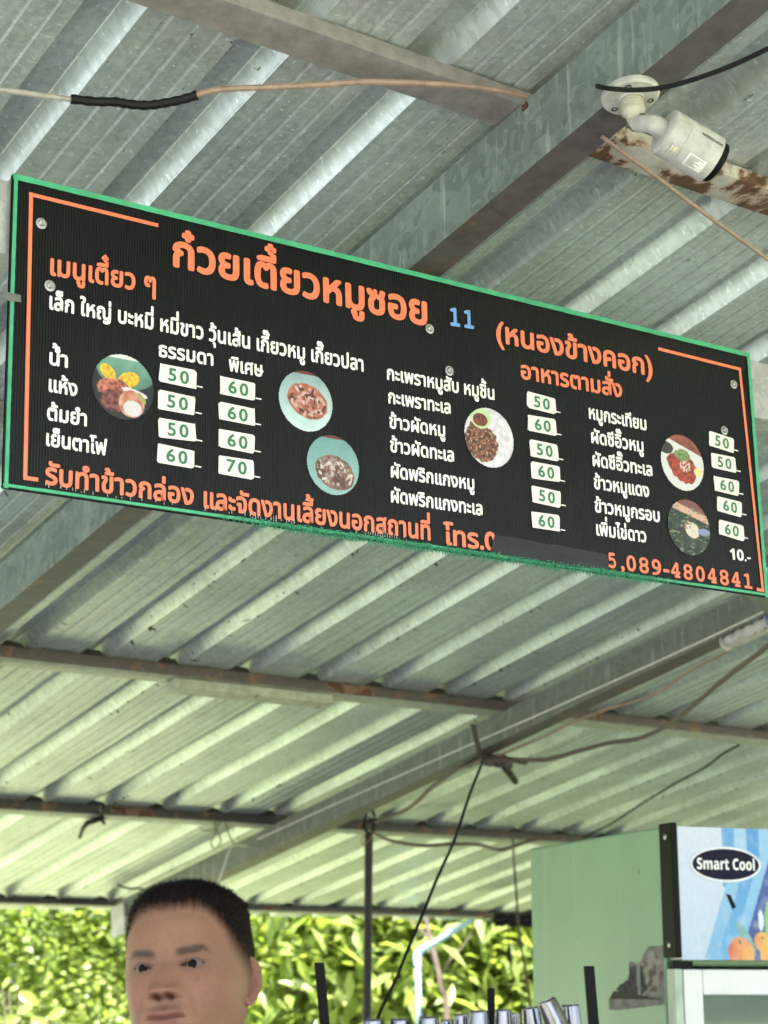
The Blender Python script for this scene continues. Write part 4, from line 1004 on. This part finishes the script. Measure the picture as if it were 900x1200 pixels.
for i, (x, y, h, lab) in enumerate(((-5.2, 17, 6.5, 'tall darker tree behind the far left bushy tree'), (-2.4, 18, 7, 'tall darker tree rising behind the man'), (.4, 17, 6.5, 'tall darker tree behind the dark pole'), (2.9, 18, 7, 'tall darker tree behind the fridge'), (5.4, 17.5, 7, 'tall tree far right behind the fridge'))):
    tree('tall_tree', lab, (x, y, 0), h, (2.1, 1.4, h*.45), 9500, .14, m_leaf_a, 20+i, asp=.5, clumps=70, group='tall trees in the back row')
def plant(name, label, Y, spec, seed):
    """a few large single leaves on stems: (x, y, length px, angle deg)"""
    rnd = random.Random(seed); x0 = sum(s[0] for s in spec)/len(spec); base = Vector((at(x0, 1180, Y).x, Y, 0)); root = empty(name, base, label, 'plant', 'broad leaved plants near the eaves')
    st = MB()
    for (x, y, L, a) in spec:
        q = at(x, y, Y + rnd.uniform(-.1, .1)); L = L/pxm(Y); d = Vector((math.cos(R_(a)), rnd.uniform(-.3, .3), math.sin(R_(a)))).normalized()
        s = d.cross(Vector((0, -1, .25))).normalized(); nn = s.cross(d); b = MB(); n = 6; cols = []
        tone = rnd.uniform(.2, .9)
        for i in range(n+1):
            t_ = i/n; wd_ = L*.27*math.sin(math.pi*min(1, t_*.93+.05))**.8; c = q + d*L*(t_-.5) - nn*L*.25*(t_-.4)**2
            b.v += [c - s*wd_ + nn*wd_*.3, c, c + s*wd_ + nn*wd_*.3]; cols += [(tone, tone, tone, 1)]*3
        for i in range(n):
            k = i*3; b.f += [(k, k+1, k+4, k+3), (k+1, k+2, k+5, k+4)]
        b.build('leaf', m_leaf_c if rnd.random() < .6 else m_leaf_b, root, True, colors=cols)
        st.tube(curve_pts([base + Vector((rnd.uniform(-.05, .05), 0, 0)), base*.5 + q*.5 + Vector((0, 0, .12)), q - d*L*.5], 4), [.008]*5+[.004]*4, 6)
    st.build('stem', m_bark, root, True)
plant('broad_leaved_plant', 'olive broad leaved plant low at the left edge', 9.6, [(6, 1153, 11, 60), (16, 1158, 11, 25), (34, 1170, 28, -30), (28, 1183, 20, 20), (66, 1188, 22, 30), (97, 1192, 18, 85), (12, 1195, 24, 10), (48, 1198, 22, -10)], 1)
plant('broad_leaved_plant', 'broad leaved plant at the foot of the dark pole', 9.4, [(412, 1182, 30, 65), (390, 1192, 18, 80), (425, 1176, 10, 100), (445, 1180, 26, 20), (404, 1198, 20, 120), (456, 1190, 24, -20), (376, 1196, 16, 60), (363, 1192, 14, 100)], 2)

# ------------------------------------------------------------------ the man
def smooth1(a, k):
    ker = np.exp(-.5*(np.arange(-3*k, 3*k+1)/k)**2); ker /= ker.sum(); return np.convolve(np.pad(a, 3*k, mode='edge'), ker, 'valid')
def sstep(a, b, x): t = np.clip((x-a)/(b-a), 0, 1); return t*t*(3-2*t)
def gz(x, s): return np.exp(-.5*(x/s)**2)
def man():
    # profile tables: z, half width, front, back
    T = np.array([(-.235, .085, -.055, .085), (-.205, .066, -.045, .074), (-.17, .060, -.040, .066), (-.145, .058, -.048, .062), (-.128, .050, -.066, .058), (-.118, .050, -.080, .056), (-.105, .053, -.0885, .056), (-.09, .0590, -.0915, .058), (-.07, .0650, -.0925, .066), (-.05, .0710, -.0925, .074), (-.03, .0750, -.0925, .083), (-.01, .0785, -.0925, .091), (.01, .0785, -.0935, .095), (.03, .0780, -.0930, .097), (.05, .0765, -.0900, .096), (.07, .0715, -.0835, .090), (.085, .0635, -.0735, .080), (.097, .0520, -.0590, .066), (.106, .0360, -.0400, .046), (.1105, .018, -.020, .022), (.112, .0005, -.001, .001)])
    nz_, na = 260, 320
    zz = np.concatenate([np.linspace(-.235, -.10, 50)[:-1], np.linspace(-.10, .03, 150)[:-1], np.linspace(.03, .112, 62)])
    def tab(k):
        fz = np.linspace(-.235, .112, 900); a = np.interp(fz, T[:, 0], T[:, k]); s = smooth1(a, 16); wt = sstep(.085, .105, fz); return np.interp(zz, fz, s*(1-wt) + a*wt)
    hw, yf, yb = tab(1), tab(2), tab(3)
    # angles: dense at the face (front = -y at a = 0)
    u = np.linspace(-1, 1, na, endpoint=False); ang = math.pi*(.55*u + .45*u**3)
    A, Z = np.meshgrid(ang, zz); HW = hw[:, None]; YF = yf[:, None]; YB = yb[:, None]; yc = .012*(1 - sstep(.08, .112, Z))
    sx, cy = np.sin(A), np.cos(A)
    ex = np.where(cy > 0, 2/2.35, 2/2.1)
    X = HW*np.sign(sx)*np.abs(sx)**ex
    Y = np.where(cy > 0, yc + (YF-yc)*np.abs(cy)**ex, yc + (YB-yc)*np.abs(cy)**ex)
    face = sstep(.1, .6, cy)
    f = np.zeros_like(X)                                     # forward displacement
    ax_ = np.abs(X)
    # brow, sockets, lids, cheeks
    f += .0030*gz(Z-.021, .008)*gz(ax_-.030, .020)
    f -= .0075*gz(Z-.003, .0105)*gz(ax_-.033, .016)
    f -= .0030*gz(Z-.002, .010)*gz(X, .010)
    f += .0052*gz(Z+.0005, .0070)*gz(ax_-.0325, .0125)
    f += .0035*gz(Z+.030, .016)*gz(ax_-.046, .018)
    f += .0045*gz(Z+.062, .020)*gz(ax_-.046, .018)
    # nose
    zn = np.clip((.006-Z)/.043, 0, 1); on = sstep(.012, -.004, Z)*sstep(-.0445, -.0385, Z)
    hN = .0030 + .0145*zn**1.25; wN = .0068 + .0042*zn
    f += hN*on*gz(X, wN)
    f += .0050*gz(Z+.0330, .0068)*gz(X, .0090)
    f += .0100*gz(Z+.0345, .0058)*gz(ax_-.0160, .0054)
    f -= .0022*gz(Z+.030, .007)*gz(ax_-.0250, .004)
    nos = gz(Z+.0412, .0021)*gz(ax_-.0085, .0038); f -= .0110*nos
    # mouth
    mw = sstep(.030, .018, ax_)
    f += .0065*gz(Z+.0595, .0045)*gz(X, .018)
    f += .0078*gz(Z+.0735, .0052)*gz(X, .016)
    f -= .0055*gz(Z+.0662 + .0012*np.cos(X*180), .0014)*mw
    f -= .0020*gz(X, .003)*gz(Z+.051, .005)
    f -= .0024*gz(Z+.089, .005)*gz(X, .02)
    f -= .0016*gz(ax_-.030-(-.045-Z)*.22, .0035)*sstep(-.085, -.07, Z)*sstep(-.035, -.05, Z)
    f += .004*gz(Z+.108, .010)*gz(X, .016)
    # eye openings
    ex0 = .0325; dxE = (ax_-ex0)/.0132; slant = .0014*(ax_-ex0)/.013
    hU = .0025*np.clip(1-np.abs(dxE)**2.2, 0, 1); hL = .0032*np.clip(1-np.abs(dxE)**2.0, 0, 1)
    zr = Z - slant
    inside = sstep(.0004, -.0004, zr-hU)*sstep(.0004, -.0004, -zr-hL)*(np.abs(dxE) < 1)*(cy > 0)
    f -= .0062*inside
    f += .0013*gz(zr-hU-.0018, .0012)*(np.abs(dxE) < 1.15)*(cy > 0)       # upper lid roll
    f -= .0008*gz(zr-hU-.0046, .0009)*(np.abs(dxE) < 1.2)*(cy > 0)
    Y = Y - f*face
    # hair: short crop, thick on top, faded sides
    phi = np.abs(A)
    zh = np.interp(phi, np.radians([0, 20, 34, 44, 52, 60, 70, 82, 95, 120, 150, 180]), [.0690, .0700, .0665, .0580, .0440, .0260, .0080, -.010, -.022, -.030, -.052, -.060])
    zh = zh + .0040*np.array([[noise.noise(Vector((a*16, z*40, 4))) for a in ang] for z in zz])
    wfade = np.interp(phi, np.radians([0, 40, 60, 90, 180]), [.013, .016, .042, .060, .060])
    hair = sstep(0, 1, (Z-zh)/wfade + .15)
    thick = hair**1.6*(.0030 + .0115*sstep(.055, .092, Z))
    co = np.stack([X, Y, Z], -1)
    rad = np.stack([X, Y-.01, Z-.01], -1); rad /= np.linalg.norm(rad, axis=-1)[..., None]
    co = co + rad*thick[..., None]
    # colours
    skin = np.array((.195, .098, .060)); c = np.ones((*X.shape, 3))*skin
    def tint(mask, colr, amt): return c*(1-(mask*amt)[..., None]) + np.array(colr)*(mask*amt)[..., None]
    n1 = np.array([[noise.noise(Vector((x*26, z*26, y*26))) for x, z, y in zip(xr, zr_, yr)] for xr, zr_, yr in zip(X, Z, Y)])
    n2 = np.array([[noise.noise(Vector((x*420, z*420, y*420))) for x, z, y in zip(xr, zr_, yr)] for xr, zr_, yr in zip(X, Z, Y)])
    c = c*(1 + .16*n1 + .10*n2)[..., None]
    c = tint(gz(Z+.034, .020)*gz(ax_-.044, .022)*face, (.21, .085, .062), .4)
    c = tint(gz(Z+.034, .010)*gz(X, .016)*face, (.205, .083, .058), .45)
    c = tint(sstep(.045, .065, Z)*face, (.175, .092, .06), .4)
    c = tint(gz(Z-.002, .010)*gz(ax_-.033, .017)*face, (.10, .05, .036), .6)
    lip = np.maximum(gz(Z+.0612, .0038)*sstep(.027, .017, ax_), gz(Z+.0725, .0048)*sstep(.023, .014, ax_))*face
    c = tint(np.clip(lip*1.2, 0, 1), (.17, .062, .052), .75)
    c = tint(gz(Z+.0662, .0013)*mw*face, (.10, .03, .025), .8)
    c = tint(np.clip(nos*1.4, 0, 1)*face, (.05, .015, .012), .95)
    brow = gz(Z-.0180-.0035*np.clip((ax_-.030)/.02, -1, 1)+.006*np.clip((ax_-.042)/.012, 0, 1)**2, .0032)*sstep(.010, .022, ax_)*sstep(.060, .040, ax_)*face
    c = tint(np.clip(brow*(1.4+.9*n2), 0, 1), (.022, .013, .010), .80)
    beard = (gz(Z+.052, .006)*sstep(.030, .016, ax_) + gz(Z+.095, .014)*sstep(.06, .03, ax_))*face; c = tint(np.clip(beard*(1+.6*n2), 0, 1), (.11, .068, .050), .38)
    fold = gz(ax_-.031-(-.040-Z)*.25, .0026)*sstep(-.075, -.06, Z)*sstep(-.032, -.042, Z)*face; c = tint(fold, (.11, .052, .036), .35)
    c = tint(inside, (.2, .09, .07), 1)
    lash = gz(zr-hU, .0010)*(np.abs(dxE) < 1.1)*(cy > 0); c = tint(np.clip(lash*1.3, 0, 1), (.02, .012, .010), .95)
    crease = gz(zr-hU-.0042, .0009)*(np.abs(dxE) < 1.15)*(cy > 0); c = tint(np.clip(crease, 0, 1), (.07, .035, .025), .5)
    under_eye_shade = gz(zr+hL+.0045, .0016)*(np.abs(dxE) < 1.1)*(cy > 0); c = tint(under_eye_shade, (.10, .05, .036), .3)  # under-eye shading put into the skin colour
    lash2 = gz(zr+hL, .0006)*(np.abs(dxE) < 1.0)*(cy > 0); c = tint(lash2, (.12, .06, .045), .5)
    c = tint(gz(np.hypot(X-.040, Z+.020), .0011)*face, (.10, .05, .04), .8)          # small mole
    c = tint(np.clip(hair*1.05*(1+.25*n2), 0, 1), (.005, .004, .0038), .985)
    # assemble grid
    R = Matrix.Rotation(R_(-13), 3, 'Z') @ Matrix.Rotation(R_(-5), 3, 'Y') @ Matrix.Rotation(R_(-9), 3, 'X')
    R = R @ Matrix.Diagonal((.985, .95, .95)); org = at(195.5, 1132, 2.33) - R @ Vector((0, -.086, 0))
    Rn = np.array(R); on_ = np.array(org)
    V = co.reshape(-1, 3)
    nr = len(zz); F_ = []
    for j in range(nr-1):
        for i in range(na):
            i2 = (i+1) % na; F_.append((j*na+i, j*na+i2, (j+1)*na+i2, (j+1)*na+i))
    cols = [np.concatenate([c.reshape(-1, 3), np.ones((len(V), 1))], 1)]
    verts = [V]; off = len(V)
    # ears, part of the same surface
    for sgn in (1, -1):
        m_, k_ = 14, 36; ev = []; ec = []
        for i in range(m_+1):
            r = i/m_
            for j in range(k_):
                a = 2*math.pi*j/k_; ca, sa = math.cos(a), math.sin(a)
                wx = .0165*r*ca*(1.0 + .18*sa); hz = .0325*r*sa
                if sa < 0: wx *= (1 - .28*sa*sa)
                helix = .0062*math.exp(-.5*((r-.90)/.09)**2)*(1 if sa > -.6 else .6)
                conch = -.0075*math.exp(-.5*((r-.30)/.25)**2)
                anti = .0035*math.exp(-.5*((r-.62)/.09)**2)*(1 if ca > -.2 else .2)
                d = .0065 + .8*helix + .6*conch + anti + .0085*r*ca
                # ear plane: y back, z up, x out
                ev.append((sgn*(.0712 + d), .010 + wx + .004, -.010 + hz + .002*ca)); s_ = .55 + .45*r
                ec.append((.20*s_, .09*s_, .064*s_, 1))  # inner ear shadow put into the colour, darker towards the middle
        nb = len(ev)
        for i in range(m_+1):                          # back of the ear
            r = i/m_
            for j in range(k_):
                q = ev[i*k_+j]; ev.append((sgn*(abs(q[0]) - .006 - .010*(1-r)), q[1], q[2])); ec.append(ec[i*k_+j])
        for base0, fl in ((0, sgn > 0), (nb, sgn < 0)):
            for i in range(m_):
                for j in range(k_):
                    j2 = (j+1) % k_; q = tuple(off + base0 + t for t in (i*k_+j, i*k_+j2, (i+1)*k_+j2, (i+1)*k_+j)); F_.append(q if fl else q[::-1])
        for j in range(k_):
            j2 = (j+1) % k_; F_.append(tuple(off + t for t in (m_*k_+j, m_*k_+j2, nb+m_*k_+j2, nb+m_*k_+j)))
        verts.append(np.array(ev)); cols.append(np.array(ec)); off += len(ev)
    VW = np.concatenate(verts) @ Rn.T + on_
    # body below the neck, grown from a skeleton
    base = Vector((org.x + .01, org.y + .03, .1)); S = lambda x, y, z: base + Vector((x, y, z-.1))
    sk = bpy.data.meshes.new('sk'); P = []; Ed = []; Rr = []
    def node(p, r, par=None):
        P.append(tuple(p)); Rr.append(r)
        if par is not None: Ed.append((par, len(P)-1))
        return len(P)-1
    pel = node(S(0, 0, .98), .155); wa = node(S(0, 0, 1.12), .15, pel); ch = node(S(0, 0, 1.30), .155, wa); nk = node(S(0, .01, 1.42), .075, ch); node(S(0, .0, 1.50), .058, nk)
    for s in (1, -1):
        shd = node(S(.19*s, .02, 1.36), .070, ch); el = node(S(.26*s, .04, 1.08), .047, shd); wr = node(S(.27*s, -.06, .85), .030, el); pm = node(S(.27*s, -.08, .78), .034, wr)
        for fx, fl_ in ((-.028, .060), (-.010, .078), (.010, .082), (.028, .070)):
            k1 = node(S(.27*s + fx*.5, -.085 + fx*.9, .735), .0095, pm); k2 = node(S(.27*s + fx*.5, -.10 + fx*.9, .735-fl_*.5), .009, k1); node(S(.268*s + fx*.5, -.118 + fx*.9, .735-fl_), .007, k2)
        th = node(S(.262*s, -.118, .765), .010, pm); node(S(.258*s, -.138, .735), .009, th)
        hip = node(S(.095*s, 0, .90), .095, pel); kn = node(S(.11*s, -.01, .53), .060, hip); an = node(S(.12*s, .02, .17), .040, kn); node(S(.13*s, -.14, .128), .032, an)
    sk.from_pydata(P, Ed, []); so_ = bpy.data.objects.new('sk', sk); COL.objects.link(so_)
    mo = so_.modifiers.new('s', 'SKIN'); 
    for i, d in enumerate(sk.skin_vertices[0].data): d.radius = (Rr[i], Rr[i]*(.72 if i < 4 else 1)); d.use_root = (i == 0)
    so_.modifiers.new('u', 'SUBSURF').levels = 2
    bpy.context.view_layer.update(); em = so_.evaluated_get(bpy.context.evaluated_depsgraph_get()).to_mesh()
    bv = np.array([tuple(q.co) for q in em.vertices]); bf = [tuple(p.vertices) for p in em.polygons]; bn = np.array([tuple(q.normal) for q in em.vertices])
    bpy.data.objects.remove(so_)
    root = empty('person', base, 'person with cropped black hair looking left, seen from the mouth up', 'person')
    def fin(name, vv, ff, cc, mat, par):
        b = MB(); b.v = [Vector(q) for q in vv]; b.f = ff; return b.build(name, mat, par, 'all', colors=cc)
    allv = np.concatenate([VW, bv]); F_ += [tuple(i + len(VW) for i in q) for q in bf]
    cols[0][:, 3] = 1 - .93*np.clip(hair.ravel()*1.2, 0, 1); cc = np.concatenate(cols + [np.tile((.2, .102, .068, 1), (len(bv), 1))])
    m_skin = vcol('skin', .52, .16, .12, 500, .08, True)
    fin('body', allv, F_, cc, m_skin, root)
    # clothes: offset shells of the body
    def shell(name, test, offv, mat):
        keep = [q for q in bf if all(test(bv[i]) for i in q)]; ids = sorted({i for q in keep for i in q}); mp = {k: n for n, k in enumerate(ids)}
        b = MB(); b.v = [Vector(bv[i] + bn[i]*offv) for i in ids]; b.f = [tuple(mp[i] for i in q) for q in keep]; o = b.build(name, mat, root, 'all')
        sm = o.modifiers.new('t', 'SOLIDIFY'); sm.thickness = .004; sm.offset = 0
    bz = base.z - .1; bx_ = base.x
    shell('shirt', lambda q: .90 + bz < q[2] < 1.445 + bz and (q[2] > 1.10 + bz or abs(q[0]-bx_) < .20), .016, simple('dark_cotton', (.05, .055, .07), .9, 0, .2, 60, .3))
    shell('trousers', lambda q: .16 + bz < q[2] < .99 + bz and abs(q[0]-bx_) < .215, .012, simple('denim', (.045, .05, .06), .9))
    shell('shoe', lambda q: q[2] < .20 + bz, .012, simple('shoe_black', (.03, .03, .03), .6))
    # eyes
    m_eye = vcol('eye', .2, .05)
    for s in (1, -1):
        rE = .0122; ctr = Vector((s*.0325, -.0748, 0)); gaze = Vector((.09, -1, -.02)).normalized(); b = MB(); ecol = []; gx, gy, _ = frame_of(gaze)
        n1_, n2_ = 40, 32
        for i in range(n1_+1):
            th = math.pi*i/n1_*.62
            for j in range(n2_):
                a = 2*math.pi*j/n2_; d = gaze*math.cos(th) + (gx*math.cos(a) + gy*math.sin(a))*math.sin(th)
                p = ctr + d*rE; b.v.append(org + R @ p); q = th*rE
                ecol.append((.004, .003, .003, 1) if q < .0026 else ((.005, .0026, .002, 1) if q < .0064 else (.115, .086, .076, 1)))  # eye white darkened for the shade of the lids
        for i in range(n1_):
            for j in range(n2_): j2 = (j+1) % n2_; b.f.append((i*n2_+j, (i+1)*n2_+j, (i+1)*n2_+j2, i*n2_+j2))
        b.build('eye', m_eye, root, 'all', colors=ecol)
    # cropped hair: fine short blades over the scalp
    b = MB(); rnd = random.Random(3); hm = hair.ravel(); th_ = thick.ravel(); W0 = VW[:len(V)]; rw = rad.reshape(-1, 3) @ Rn.T; zf = Z.ravel()
    idx = np.where(hm > .25)[0]; pick = np.random.default_rng(5).choice(idx, 15000)
    for i in pick:
        if rnd.random() > hm[i]**1.2: continue
        p = Vector(W0[i]) - Vector(rw[i])*.002; d = (Vector(rw[i]) + Vector((rnd.gauss(0, .35), rnd.gauss(0, .35), rnd.gauss(-.05, .35)))).normalized()
        Lh = (.002 + .004*sstep(.03, .08, zf[i]))*rnd.uniform(.6, 1.3) + .001; s = d.cross(Vector((rnd.random(), rnd.random(), rnd.random()))).normalized()*.00035
        b.poly([p - s, p + s, p + d*Lh])
    tag(b.build('hair', simple('black_hair', (.004, .0035, .003), .6, 0, .2, 300, 0, spec=.15), root), kind='stuff')
man()
